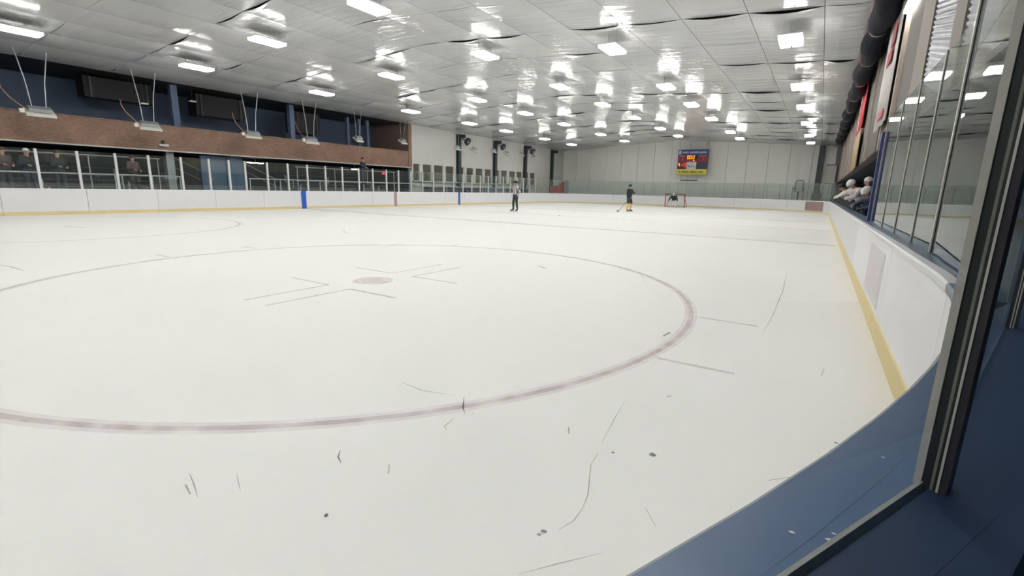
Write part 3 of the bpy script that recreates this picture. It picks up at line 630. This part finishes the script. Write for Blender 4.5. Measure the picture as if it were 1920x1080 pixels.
# ------------------------------------------------------------------ ceiling lights
cols_x = [(-1.3, 'nearest the right wall', 0), (-6.5, 'second from the right', 0), (-11.5, 'along the middle', 0), (-17.2, 'second from the left', 0), (-22.3, 'nearest the left stands', 0)]
rows_y = {0: [-6.4, -1.0, 4.8, 10.6, 16.6, 23.48, 28.8, 35.2, 42.4, 48.3], 1: [-6.4, -1.0, 4.6, 10.4, 16.24, 22.88, 27.93, 33.6, 41.1, 46.3], 2: [-6.4, -1.0, 4.9, 10.28, 15.89, 22.22, 27.7, 33.4, 39.8, 45.5],  # rows at negative y are unseen, added to brighten the near ice
          3: [-6.4, -.8, 5.2, 10.67, 16.55, 23.07, 28.4, 34.2, 41.4, 47.6], 4: [-6.4, -.6, 5.41, 10.67, 16.59, 23.0, 29.0, 33.9, 40.4, 46.2]}
def make_light():
    t = empty('ceiling_light')
    k = MB(); k.box(-.3, .3, -.56, .56, 0, .03); k.box(-.2, .2, -.5, .5, .03, .05); k.build('housing', M['cap'], t)
    for sx in (-1, 1):
        k = MB(); x0, x1 = sx*.155-.125, sx*.155+.125; k.add([(x0, -.54, -.075), (x1, -.54, -.075), (x1, .54, -.075), (x0, .54, -.075)], [(0, 3, 2, 1)])
        k.add([(x0, -.54, -.075), (x1, -.54, -.075), (x1, .54, -.075), (x0, .54, -.075), (x0, -.54, 0), (x1, -.54, 0), (x1, .54, 0), (x0, .54, 0)], [(0, 1, 5, 4), (1, 2, 6, 5), (2, 3, 7, 6), (3, 0, 4, 7)]); k.build('lens', M['lens'], t, recalc=False)
    for yy in (-.4, .4):
        k = MB(); k.tube([(0, yy, .07), (0, yy, .38)], .007, 6); k.build('hanger', M['steel'], t)
    return t
proto = None
for ci, (x, lab, _) in enumerate(cols_x):
    n = len(rows_y[ci])
    for ri, y in enumerate(rows_y[ci]):
        if proto is None: o = proto = make_light()
        else: o = copy_tree(proto)
        o.location = (x, y, zc(x)-.36)
        tag(o, 'bright ceiling light, %s from the far wall, line %s' % (ORD[n-1-ri], lab), 'light', 'ceiling lights')

# ------------------------------------------------------------------ hanging heaters on the left
def heater(i, x, y, z, big):
    t = empty('hanging_heater', (x, y, z))
    tag(t, ('white radiant heater with orange hose, %s from the left edge, before the brick band' % ORD[i]) if big else ('small tilted heater hanging by the white wall and brick pier, %s from the left' % ORD[i-4]), 'heater', 'hanging heaters')
    a = .62 if big else .4; up = zc(x)-z
    k = MB(); k.obox((0, 0, 0), (0, a*.7, 0), (.2, 0, -.13), (.022, 0, .035)); k.build('reflector', M['heater'], t)
    k = MB(); k.obox((.05, 0, .13), (0, a*.55, 0), (.1, 0, -.065), (.035, 0, .055)); k.build('burner_box', M['steel'], t)
    k = MB()
    for q in range(5): k.obox((-.03, -a*.5+a*.25*q, -.06), (0, .012, 0), (.19, 0, -.12), (.008, 0, .012))
    k.build('grille', M['taupe_d'], t)
    for sy in (-1, 1):
        k = MB(); k.tube([(0, sy*a*.32, .1), (.0, sy*a*.45, up*.5), (.05, sy*a*.75, up)], .022 if big else .012, 6); k.build('conduit', M['steel'], t)
    if big:
        k = MB(); k.tube([(.05, -a*.6, .1), (.1, -a*.95, .25), (.1, -a*1.35, .5), (.15, -a*1.6, .75), (.15, -a*1.65, 1.0)], .016, 6); k.build('gas_hose', M['orange'], t)
        k = MB(); k.box(-.06, .1, -a*.95, -a*.72, -.05, .1); k.build('valve_box', M['heater'], t)
hs = [(6.535, 3.853), (10.16, 3.753), (14.872, 3.857), (18.4, 3.877), (21.93, 4.3), (25.92, 4.52), (32.13, 4.57), (34.4, 4.62), (37.4, 4.75), (39.66, 4.68), (42.4, 4.77), (44.8, 4.66)]
for i, (y, z) in enumerate(hs): heater(i, -26.0, y, z, i < 4)

# ------------------------------------------------------------------ scoreboard
SBX, SBZ, SBY, SW, SH = -11.8, 3.27, 53.4, 3.0, 2.56
t = empty('scoreboard', (SBX, SBY, SBZ)); tag(t, 'hanging scoreboard with blue top, red panel and yellow bottom banner', 'scoreboard')
box('cabinet', M['dark'], -SW/2, SW/2, 0, .25, 0, SH, t)
def face(nm, mt, x0, x1, z0, z1, d=.02, par=t): return box(nm, mt, x0, x1, -d, 0 if par is t else -d+.008, z0, z1, par)
top = face('top_banner', mat('banner blue', rgb(52, 74, 128), .5), -SW/2, SW/2, SH*.78, SH)
redp = face('red_panel', mat('panel red', rgb(132, 44, 58), .5), -SW/2, SW/2, SH*.5, SH*.78)
lowl = face('left_penalty_panel', mat('panel brown', rgb(66, 40, 34), .5), -SW/2, -.55, SH*.22, SH*.5)
lowr = face('right_penalty_panel', mat('panel slate', rgb(50, 54, 76), .5), .42, SW/2, SH*.22, SH*.5)
ad = face('white_advert', mat('panel white', rgb(206, 206, 202), .5), -.55, .42, SH*.22, SH*.5)
bot = face('bottom_banner', mat('banner yellow', rgb(206, 196, 84), .5), -SW/2-.03, SW/2+.03, 0, SH*.22)
def word(par, x0, x1, zc_, h, mt, d=.03, gap=.02):
    # illegible lettering: a row of small upright strokes
    rw = random.Random(int((x0+10)*100)); k = MB(); x = x0
    while x < x1-.03:
        wl_ = rw.uniform(.05, .085); hh = h*rw.choice([.72, .8, 1.0])
        k.box(x, min(x+wl_, x1), -d, -d+.008, zc_-h/2, zc_-h/2+hh); x += wl_+gap
    k.build('lettering', mt, par)
wt = mat('letter pale', rgb(186, 194, 214), .5); dk = mat('letter olive', rgb(112, 104, 30), .5); pk = mat('letter pink', rgb(176, 130, 136), .5)
word(top, -1.05, -.42, SH*.89, .2, wt); word(top, -.3, 1.35, SH*.89, .22, wt); box('logo', wt, -1.42, -1.18, -.03, -.021, SH*.81, SH*.97, top)
word(redp, -1.3, -.75, SH*.745, .13, pk); word(redp, .7, 1.3, SH*.745, .13, pk); word(redp, -.4, -.08, SH*.535, .08, pk)
word(bot, -1.28, -1.14, SH*.115, .19, dk); word(bot, -1.0, -.28, SH*.115, .19, dk); word(bot, -.14, .56, SH*.115, .19, dk); word(bot, .7, 1.2, SH*.115, .19, dk)
word(ad, -.42, .05, SH*.34, .2, mat('letter violet', rgb(120, 112, 140), .5)); word(ad, .1, .3, SH*.34, .24, mat('letter green', rgb(120, 142, 124), .5)); word(ad, -.25, .25, SH*.44, .06, bpy.data.materials['letter green'])
SEG = {'0': 'abcdef', '1': 'bc', '2': 'abged', '4': 'fgbc', '8': 'abcdefg', '3': 'abgcd'}
def digit(par, ch, x, z, w_, h, mt, d=.032):
    k = MB(); tk = w_*.2
    def sg(x0, x1, z0, z1): k.box(x0, x1, -d, -d+.008, z0, z1)
    P = {'a': (x, x+w_, z+h-tk, z+h), 'd': (x, x+w_, z, z+tk), 'g': (x, x+w_, z+h/2-tk/2, z+h/2+tk/2), 'f': (x, x+tk, z+h/2, z+h), 'e': (x, x+tk, z, z+h/2), 'b': (x+w_-tk, x+w_, z+h/2, z+h), 'c': (x+w_-tk, x+w_, z, z+h/2)}
    for q in SEG[ch]: sg(*P[q])
    k.build('digit', mt, par)
clock = box('clock_window', M['darker'], -.62, .5, -.03, -.021, SH*.6, SH*.775, redp)
om = mat('led orange', rgb(255, 150, 50), .5, emit=2.2); rm = mat('led red', rgb(240, 50, 50), .5, emit=1.4)
digit(redp, '0', -.55, SH*.62, .2, .36, om); digit(redp, '0', -.3, SH*.62, .2, .36, om); digit(redp, '2', .02, SH*.62, .2, .36, om)
k = MB(); k.box(-.06, -.02, -.032, -.024, SH*.65, SH*.67); k.box(-.06, -.02, -.032, -.024, SH*.71, SH*.73); k.build('colon', om, redp)
digit(redp, '4', .08, SH*.52, .12, .17, om); digit(redp, '1', -1.12, SH*.56, .16, .26, rm); digit(redp, '1', .98, SH*.59, .14, .22, rm)
digit(lowl, '4', -1.42, SH*.33, .18, .36, om); digit(lowl, '1', -1.16, SH*.33, .14, .34, rm); digit(lowl, '1', -.98, SH*.33, .1, .34, rm); digit(lowl, '0', -.82, SH*.33, .2, .34, rm)
for x in (-SW/2+.15, SW/2-.15):
    k = MB(); k.tube([(x, .1, SH), (x, .1, zc(SBX)-SBZ)], .015, 6); k.build('cable', M['dark'], t)
hb = MB(); hb.tube([(-12.85, 53.4, 2.69), (-11.1, 53.4, 2.69)], .045, 8); hb = hb.build('hanging_bar', M['dark']); tag(hb, 'thin dark bar hanging below the scoreboard', 'bar')
for x in (-12.8, -11.15):
    k = MB(); k.tube([(x, 53.4, 2.69), (x, 53.4, SBZ)], .012, 6); k.build('cord', M['dark'], hb)

# ------------------------------------------------------------------ goal
GX, GY = -11.95, 48.3
t = empty('hockey_goal', (GX, GY, 0)); tag(t, 'red framed hockey goal with white net at the far end', 'goal')
gm = mat('goal red', rgb(150, 40, 52), .4)
for sx in (-1, 1):
    k = MB(); k.tube([(sx*.915, 0, 0), (sx*.915, 0, 1.22)], .04, 10); k.build('goal_post', gm, t)
    k = MB(); k.tube([(sx*.915, 0, 1.2), (sx*.75, .5, 1.2), (sx*.7, .55, 1.15), (sx*.95, 1.05, .05)], .025, 8); k.build('back_stay', gm, t)
k = MB(); k.tube([(-.95, 0, 1.22), (.95, 0, 1.22)], .04, 10); k.build('crossbar', gm, t)
k = MB(); k.tube([(-.915, 0, .03)]+[(1.0*math.sin(a)*1.0, .35+.75*math.cos(a), .03) for a in [-1.6+3.2*i/12 for i in range(13)]]+[(.915, 0, .03)], .03, 8); k.build('base_frame', mat('goal base', rgb(196, 176, 150), .5), t)
k = MB(); nm = mat('net cord', rgb(214, 212, 210), .7); th = .006
for i in range(17):
    x = -.85+1.7*i/16; k.tube([(x, .02, 1.2), (x*.85, .52, 1.18), (x*1.05, 1.02-.2*abs(x), .05)], th, 4)
for i in range(12):
    z = .08+1.08*i/11; f = 1-z/1.2; k.tube([(-.91, .02, z), (-.75-.2*f, .55+.4*f, z), (.0, .55+.48*f, z), (.75+.2*f, .55+.4*f, z), (.91, .02, z)], th, 4)
ob = k.build('netting', nm, t); ob['kind'] = 'stuff'

# ------------------------------------------------------------------ people
def hull(bm, a, ra, b, rb, seg=2):
    t = bmesh.new()
    for p, r in ((a, ra), (b, rb)):
        bmesh.ops.create_icosphere(t, subdivisions=seg, radius=r, matrix=Matrix.Translation(p))
    ge = bmesh.ops.convex_hull(t, input=t.verts)
    bmesh.ops.delete(t, geom=[e for e in ge['geom_interior'] if isinstance(e, bmesh.types.BMVert)], context='VERTS')
    me = bpy.data.meshes.new('tmp'); t.to_mesh(me); t.free(); bm.from_mesh(me); bpy.data.meshes.remove(me)
def person(label, loc, rz, J, mats, bulk=1.0, group=None, voxel=.02, gear=None):
    """J: joint dict in local metres (facing -Y, +X is the figure's left); mats: material per region"""
    root = empty('person', loc, rz); tag(root, label, 'person', group)
    V = {k: Vector(p) for k, p in J.items()}; B = bulk
    S = []
    def seg(a, ra, b, rb, reg): S.append((Vector(a), ra, Vector(b), rb, reg))
    up = (V['neck']-V['pelvis']).normalized()
    mid = V['pelvis'].lerp(V['neck'], .5)
    side = (V['shl']-V['shr']).normalized()
    seg(V['pelvis']+side*.07, .125*B, V['pelvis']-side*.07, .125*B, 'hip'); seg(V['pelvis']+side*.06, .125*B, mid+side*.07, .125*B, 'torso'); seg(V['pelvis']-side*.06, .125*B, mid-side*.07, .125*B, 'torso')
    seg(mid+side*.06, .13*B, V['shl'].lerp(V['neck'], .35)-up*.08, .105*B, 'torso'); seg(mid-side*.06, .13*B, V['shr'].lerp(V['neck'], .35)-up*.08, .105*B, 'torso')
    seg(V['shl'], .078*B, V['shr'], .078*B, 'torso'); seg(V['neck']-up*.05, .065, V['head']-(V['head']-V['neck'])*.3, .058, 'skin')
    hd = V['head']; hdir = (V['head']-V['neck']).normalized(); fc = V['face'].normalized() if 'face' in V else Vector((0, -1, 0))
    seg(hd+hdir*.035, .092, hd-hdir*.055+fc*.02, .074, 'skin'); seg(hd+fc*.085-hdir*.005, .016, hd+fc*.1-hdir*.03, .02, 'skin')
    sd = hdir.cross(fc).normalized()
    for q in (-1, 1): seg(hd+sd*q*.085+hdir*.01, .018, hd+sd*q*.088-hdir*.03, .014, 'skin')
    for q in ('l', 'r'):
        seg(V['sh'+q], .068*B, V['el'+q], .052*B, 'arm'); seg(V['el'+q], .052*B, V['ha'+q], .038*B, 'arm')
        fw = (V['ha'+q]-V['el'+q]).normalized(); palm = V['ha'+q]+fw*.06
        seg(V['ha'+q], .036*(B if gear else 1), palm, .036*(B if gear else 1), 'hand')
        wd = fw.cross(Vector((0, 0, 1))); wd = wd.normalized() if wd.length > .1 else Vector((1, 0, 0))
        if gear: wd *= 1.2
        cur = (Vector((0, 0, -1))-fw*fw.dot(Vector((0, 0, -1)))); cur = cur.normalized() if cur.length > .1 else fc
        for n_, (off, ln) in enumerate(((-.03, .07), (-.01, .082), (.01, .076), (.03, .058))):
            a = palm+wd*off; b_ = a+fw*ln*.6+cur*.01; seg(a, .0125, b_, .0115, 'hand'); seg(b_, .0115, b_+fw*ln*.35+cur*.03, .0105, 'hand')
        a = V['ha'+q]+fw*.02+wd*.036; seg(a, .013, a+fw*.045+wd*.025+cur*.015, .0115, 'hand')
        seg(V['hi'+q], .098*B, V['kn'+q], .068*B, 'leg'); seg(V['kn'+q], .068*B, V['an'+q]+(V['kn'+q]-V['an'+q])*.55, .066*B, 'shin'); seg(V['an'+q]+(V['kn'+q]-V['an'+q])*.55, .066*B, V['an'+q], .046*B, 'shin')
        seg(V['an'+q]-Vector((0, 0, .03)), .046, V['to'+q], .036, 'foot'); seg(V['an'+q]+(V['to'+q]-V['an'+q])*-.25-Vector((0, 0, .04)), .036, V['to'+q], .034, 'foot')
    bm = bmesh.new()
    for a, ra, b_, rb_2, reg in S: hull(bm, a, ra, b_, rb_2)
    me = bpy.data.meshes.new('body_raw'); bm.to_mesh(me); bm.free()
    tmp = bpy.data.objects.new('body_raw', me); COL.objects.link(tmp)
    md = tmp.modifiers.new('r', 'REMESH'); md.mode = 'VOXEL'; md.voxel_size = voxel
    sm = tmp.modifiers.new('s', 'SMOOTH'); sm.factor = .4; sm.iterations = 2
    dg = bpy.context.evaluated_depsgraph_get(); out = bpy.data.meshes.new_from_object(tmp.evaluated_get(dg))
    bpy.data.objects.remove(tmp); bpy.data.meshes.remove(me)
    out.name = 'body'; out.materials.clear()
    regs = sorted(set(x[4] for x in S)); ml = []; ri = {}
    for r in regs:
        mm = mats.get(r, mats['torso'])
        if mm not in ml: ml.append(mm)
        ri[r] = ml.index(mm)
    for x in ml: out.materials.append(x)
    for p in out.polygons:
        best = None; ce = p.center
        for a, ra, b_, rb_2, reg in S:
            ab = b_-a; L2 = ab.length_squared; tt = 0 if L2 < 1e-9 else max(0, min(1, (ce-a).dot(ab)/L2))
            d = (ce-(a+ab*tt)).length-(ra+(rb_2-ra)*tt)
            if best is None or d < best[0]: best = (d, reg)
        p.material_index = ri[best[1]]; p.use_smooth = True
    body = bpy.data.objects.new('body', out); COL.objects.link(body); body.parent = root
    for q in (-1, 1):
        k = MB(); k.sphere(hd+fc*.083+sd*q*.032+hdir*.018, .012, 8, 6); k.build('eye', M['black'], root, True)
    return root, V, hd, hdir, fc, sd
def helmet(root, hd, hdir, fc, sd, mt, cage=True):
    k = MB(); k.sphere((0, 0, 0), (.115, .135, .125), 16, 10, -.25); o = k.build('helmet', mt, root, True)
    o.matrix_local = Matrix.Translation(hd+hdir*.045-fc*.012) @ Matrix((sd, -fc, hdir)).transposed().to_4x4()
    if cage:
        k = MB()
        for i in range(5):
            a = -.9+1.8*i/4; k.tube([(.1*math.sin(a), -.125*math.cos(a), .02), (.105*math.sin(a), -.135*math.cos(a), -.06), (.085*math.sin(a), -.11*math.cos(a), -.13)], .004, 4)
        for z in (-.03, -.08, -.12): k.tube([(.105*math.sin(a), -.135*math.cos(a), z) for a in [-1+2*i/8 for i in range(9)]], .004, 4)
        k.build('face_cage', M['steel'], o)
def hair(root, hd, hdir, fc, sd, mt, brim=None):
    k = MB(); k.sphere((0, 0, 0), (.1, .112, .105), 14, 10, -.3); o = k.build('cap' if brim else 'hair', mt, root, True)
    o.matrix_local = Matrix.Translation(hd+hdir*.045-fc*.018) @ Matrix((sd, -fc, hdir)).transposed().to_4x4()
    if brim: k = MB(); k.tube([(0, -.09, -.02), (0, -.17, -.03)], [.075, .06], 10); q = k.build('brim', brim, o); q.scale = (1, 1, .25)
def skates(root, V):
    for q in 'lr':
        a, b = V['an'+q], V['to'+q]; d = Vector((b.x-a.x, b.y-a.y, 0)).normalized(); z0 = min(a.z-.07, b.z-.03)
        k = MB(); k.obox(Vector(((a.x+b.x)/2, (a.y+b.y)/2, z0-.03)), d*.15, Vector((-d.y, d.x, 0))*.004, Vector((0, 0, .03))); k.build('skate_blade', M['steel'], root)
STAND = dict(pelvis=(0, 0, .98), neck=(0, 0, 1.5), head=(0, -.02, 1.67), shl=(.19, 0, 1.44), shr=(-.19, 0, 1.44), ell=(.26, .02, 1.16), elr=(-.26, .02, 1.16), hal=(.25, -.1, .93), har=(-.25, -.1, .93),
             hil=(.1, 0, .94), hir=(-.1, 0, .94), knl=(.13, -.03, .52), knr=(-.13, -.03, .52), anl=(.15, 0, .12), anr=(-.15, 0, .12), tol=(.17, -.17, .06), tor=(-.17, -.17, .06))
def J(**k): d = dict(STAND); d.update(k); return d
grey = mat('striped jersey', rgb(176, 172, 174), .7)
# referee's black and white stripes as a wave on the cloth
nt = grey.node_tree; wv = nt.nodes.new('ShaderNodeTexWave'); wv.inputs['Scale'].default_value = 3.2; wv.bands_direction = 'X'
tc = nt.nodes.new('ShaderNodeTexCoord'); nt.links.new(tc.outputs['Object'], wv.inputs['Vector']); rp = nt.nodes.new('ShaderNodeValToRGB'); rp.color_ramp.elements[0].position = .45; rp.color_ramp.elements[1].position = .55
rp.color_ramp.elements[0].color = rgb(96, 92, 96); rp.color_ramp.elements[1].color = rgb(226, 222, 224)
nt.links.new(wv.outputs['Fac'], rp.inputs[0]); nt.links.new(rp.outputs[0], nt.nodes['Principled BSDF'].inputs['Base Color'])
pants = mat('dark pants', rgb(48, 54, 54), .7)
lift = .06
def up_(d, z): return {k: ((p[0], p[1], p[2]+z) if k != 'face' else p) for k, p in d.items()}
rx, ry = g(966, 397.5)
r_, V, hd, hdir, fc, sd = person('referee in striped grey shirt and dark trousers standing on the ice', (rx, ry, 0), math.atan2(-rx, ry)*-1+.2, up_(J(ell=(.3, .08, 1.18), elr=(-.3, .08, 1.18), hal=(.2, -.02, .98), har=(-.22, .06, 1.0), anl=(.2, 0, .12), anr=(-.2, 0, .12), tol=(.25, -.16, .06), tor=(-.25, -.16, .06), knl=(.16, -.04, .54), knr=(-.16, -.04, .54)), lift),
    dict(torso=grey, arm=grey, hip=pants, leg=pants, shin=pants, foot=M['black'], hand=M['skin'], skin=M['skin']), 1.12)
helmet(r_, hd, hdir, fc, sd, M['black'], False); skates(r_, V)
# player with yellow socks
jd = mat('dark jersey', rgb(30, 40, 48), .6); ys_ = mat('yellow sock', rgb(228, 192, 116), .7); gl_ = mat('pale glove', rgb(196, 160, 150), .6)
px0, py0 = g(1178, 397.5)
yawp = -2.1
p_, V, hd, hdir, fc, sd = person('hockey player in dark jersey and yellow socks holding a stick on the ice', (px0, py0, 0), yawp*-1-.9, up_(J(ell=(.3, -.14, 1.2), elr=(-.3, -.05, 1.16), hal=(.22, -.34, 1.3), har=(-.2, -.28, .95), knl=(.14, -.1, .54), knr=(-.14, -.06, .53)), lift),
    dict(torso=jd, arm=jd, hip=mat('dark shorts', rgb(34, 40, 50), .6), leg=bpy.data.materials['dark shorts'], shin=ys_, foot=M['black'], hand=gl_, skin=M['skin']), 1.2)
helmet(p_, hd, hdir, fc, sd, M['black']); skates(p_, V)
bpy.context.view_layer.update()
ha = p_.matrix_world @ V['hal']; hb_ = p_.matrix_world @ V['har']
sx0, sy0 = g(1160, 396.5); tip = Vector((sx0, sy0, .04)); hand = hb_+(hb_-tip).normalized()*.06
k = MB(); k.tube([tip, hand+(hand-tip).normalized()*.45], .016, 8); st = k.build('hockey_stick', mat('stick grey', rgb(120, 116, 120), .5)); tag(st, 'hockey stick held by the player with yellow socks', 'stick')
bx_, by_ = g(1148, 397.3); k = MB(); d = (Vector((bx_, by_, .04))-tip).normalized(); k.obox(tip+d*.17, d*.18, Vector((-d.y, d.x, 0))*.012, Vector((0, 0, .035))); k.build('blade', M['dark'], st)
# goalie crouching in the net
wp_ = mat('goalie white', rgb(214, 212, 210), .6)
crouch = dict(pelvis=(0, .12, .66), neck=(0, -.1, 1.08), head=(0, -.18, 1.19), shl=(.22, -.08, 1.02), shr=(-.22, -.08, 1.02), ell=(.36, -.16, .78), elr=(-.36, -.16, .78), hal=(.42, -.32, .66), har=(-.4, -.3, .62),
              hil=(.13, .1, .63), hir=(-.13, .1, .63), knl=(.22, -.16, .44), knr=(-.22, -.16, .44), anl=(.3, 0, .13), anr=(-.3, 0, .13), tol=(.36, -.17, .07), tor=(-.36, -.17, .07), face=(0, -1, -.1))
q_, V, hd, hdir, fc, sd = person('goaltender in white pads crouching in the far net', (GX-.08, GY-.1, 0), 0, crouch, dict(torso=jd, arm=jd, hip=wp_, leg=wp_, shin=wp_, foot=M['black'], hand=mat('goalie glove', rgb(120, 60, 64), .6), skin=M['skin']), 1.25)
helmet(q_, hd, hdir, fc, sd, wp_); skates(q_, V)
for qq in 'lr':
    a, b = V['kn'+qq], V['an'+qq]; ax = (a-b).normalized(); k = MB(); yv = Vector((0, -1, 0)); yv = (yv-ax*yv.dot(ax)).normalized(); xv = ax.cross(yv)
    k.obox((a+b)/2+yv*.1+ax*.06, xv*.14, yv*.045, ax*.3); k.build('leg_pad', wp_, q_)
# players at the bench
wj = mat('white jersey', rgb(208, 200, 198), .65, noise=.06, scale=6); hw = mat('helmet white', rgb(226, 224, 222), .35); npnt = mat('navy shorts', rgb(40, 46, 64), .6); dj = mat('navy jersey', rgb(54, 62, 84), .6)
lean = dict(pelvis=(0, .22, 1.0), neck=(0, -.14, 1.4), head=(0, -.26, 1.52), shl=(.22, -.12, 1.34), shr=(-.22, -.12, 1.34), ell=(.36, -.32, 1.16), elr=(-.36, -.32, 1.16), hal=(.16, -.46, 1.1), har=(-.14, -.46, 1.12),
            hil=(.11, .2, .95), hir=(-.11, .2, .95), knl=(.13, .14, .52), knr=(-.13, .18, .52), anl=(.15, .24, .13), anr=(-.15, .26, .13), tol=(.17, .08, .07), tor=(-.17, .1, .07), face=(0, -1, -.25))
sit = dict(pelvis=(0, .1, .55), neck=(0, 0, 1.06), head=(0, -.05, 1.22), shl=(.2, 0, 1.0), shr=(-.2, 0, 1.0), ell=(.27, -.1, .76), elr=(-.27, -.1, .76), hal=(.14, -.32, .7), har=(-.14, -.32, .7),
           hil=(.1, .1, .52), hir=(-.1, .1, .52), knl=(.16, -.34, .52), knr=(-.16, -.34, .52), anl=(.17, -.34, .13), anr=(-.17, -.34, .13), tol=(.18, -.5, .07), tor=(-.18, -.5, .07))
FB = .22
bench_people = [('bench player in white jersey leaning over the boards, front and largest', (.98, 18.4), 'lean', wj, hw, -PI/2+.5, 1.3),
                ('bench player with white helmet directly behind the leaning one', (1.32, 20.6), 'stand', wj, hw, -PI/2+.2, 1.2),
                ('bench player with white helmet beside the blue partition', (1.55, 14.4), 'stand', dj, hw, -PI/2+.2, 1.2),
                ('crouching bench player with white helmet and dark jersey beside the blue partition', (1.22, 15.9), 'lean', dj, hw, -PI/2+.6, 1.15),
                ('farthest bench player with dark helmet reaching over the boards', (.95, 24.5), 'lean', wj, M['black'], -PI/2, 1.2)]
for lab, (x, y), pose, jm, hm, rz, bk in bench_people:
    d = dict(lean=lean, sit=sit, stand=J(ell=(.28, -.1, 1.18), elr=(-.28, -.1, 1.18), hal=(.12, -.3, 1.1), har=(-.12, -.3, 1.08)))[pose]
    if 'crouching' in lab: d = {k_: ((p[0], p[1], p[2]-.25 if k_ in ('pelvis', 'neck', 'head', 'shl', 'shr', 'ell', 'elr', 'hal', 'har', 'hil', 'hir') else p[2]) if k_ != 'face' else p) for k_, p in d.items()}; 
    b_, V, hd, hdir, fc, sd = person(lab, (x, y, FB), rz, up_(d, .05), dict(torso=jm, arm=jm, hip=npnt, leg=npnt, shin=wj, foot=M['black'], hand=M['dark'], skin=M['skin']), bk, 'players at the bench', voxel=.022)
    helmet(b_, hd, hdir, fc, sd, hm); skates(b_, V)
# spectators on the left
coat = mat('dark coat', rgb(34, 34, 38), .7); coat2 = mat('navy coat', rgb(38, 44, 64), .7); plum = mat('plum coat', rgb(92, 70, 74), .7); jeans = mat('grey jeans', rgb(70, 74, 88), .7)
rzl = PI/2
spect = [('spectator in a dark coat and white cap at the far left rail', (-26.75, 6.1), 0, coat, jeans, hw), ('spectator in dark clothes and dark hat right of the white-capped one', (-26.7, 7.0), 0, coat, jeans, M['black']),
         ('spectator in a plum coat half cut off at the left edge', (-26.9, 5.45), -.12, plum, jeans, None), ('spectator in navy jacket standing high before the brick band', (-26.75, 22.85), .7, coat2, jeans, None),
         ('spectator deep under the balcony by the grey column', (-27.6, 9.9), -.1, plum, coat, None)]
for lab, (x, y), dz, cm, pm, hm in spect:
    if dz > .3: 
        o = box('step_box', M['dark'], x-.35, x+.35, y-.35, y+.35, CF, CF+dz); tag(o, 'dark step box under the standing spectator', 'box'); box('tread', M['rubber'], x-.36, x+.36, y-.36, y+.36, CF+dz, CF+dz+.02, o); dz += .02
    b_, V, hd, hdir, fc, sd = person(lab, (x, y, CF+max(dz, 0)), rzl+.3, J(hal=(.15, -.26, 1.12), har=(-.15, -.26, 1.15), ell=(.27, -.04, 1.18), elr=(-.27, -.04, 1.18)), dict(torso=cm, arm=cm, hip=pm, leg=pm, shin=pm, foot=M['black'], hand=M['skin'], skin=M['skin']), 1.1, 'spectators')
    hair(b_, hd, hdir, fc, sd, hm or mat('brown hair', rgb(74, 50, 36), .7) if hm is None else hm, hm if hm is hw else None)

# ------------------------------------------------------------------ small things
x, y = g(1048.5, 404.5); k = MB(); k.tube([(x, y, 0), (x, y, .025)], .04, 16); o = k.build('hockey_puck', M['black']); tag(o, 'black puck lying alone on the ice near the referee', 'puck')
# tall chair behind the far glass
t = empty('tall_chair', (-1.85, 53.0, 0)); tag(t, 'tall grey chair with arms standing behind the far glass', 'chair'); ch = mat('chair grey', rgb(182, 182, 182), .5)
box('seat', ch, -.3, .3, -.28, .28, 1.72, 1.8, t); box('seat_pedestal', M['dark'], -.05, .05, -.05, .05, 0, 1.72, t); box('base', M['dark'], -.35, .35, -.35, .35, 0, .06, t)
k = MB(); k.tube([(-.32, .28, 1.8), (-.32, .3, 2.6), (-.22, .3, 2.8), (.22, .3, 2.8), (.32, .3, 2.6), (.32, .28, 1.8)], .03, 8); k.build('back_frame', M['taupe_d'], t); box('backrest', ch, -.29, .29, .28, .32, 1.95, 2.72, t)
for sx in (-1, 1): box('armrest', M['dark'], sx*.42-.05, sx*.42+.05, -.25, .28, 2.05, 2.12, t); box('arm_support', M['dark'], sx*.42-.02, sx*.42+.02, -.1, 0, 1.75, 2.05, t)
# red cart in the far left corner
t = empty('red_cart', (-26.2, 51.0, 0)); tag(t, 'red wedge-shaped cart behind the far left glass', 'cart'); rc = mat('cart red', rgb(196, 84, 94), .6)
k = MB(); k.add([(-.75, -.3, 1.0), (.75, -.3, 1.0), (.75, -.3, 2.3), (.3, -.3, 1.9), (-.75, -.3, 1.7), (-.75, .3, 1.0), (.75, .3, 1.0), (.75, .3, 2.3), (.3, .3, 1.9), (-.75, .3, 1.7)], [(0, 1, 2, 3, 4), (9, 8, 7, 6, 5), (0, 5, 6, 1), (1, 6, 7, 2), (2, 7, 8, 3), (3, 8, 9, 4), (4, 9, 5, 0)]); k.build('cart_body', rc, t)
for sx in (-.5, .4): k = MB(); k.tube([(sx, -.35, .35), (sx, .35, .35)], .35, 16); k.build('wheel', M['black'], t); box('strut', M['dark'], sx-.05, sx+.05, -.2, .2, .35, 1.0, t)
t = box('folded_sheet', mat('pale teal sheet', rgb(150, 164, 162), .6), -25.2, -24.75, 50.9, 50.96, .3, 2.4); tag(t, 'pale teal sheet leaning beside the red cart', 'sheet'); box('sheet_foot', M['dark'], -25.25, -24.7, 50.8, 51.06, -.03, .3, t)
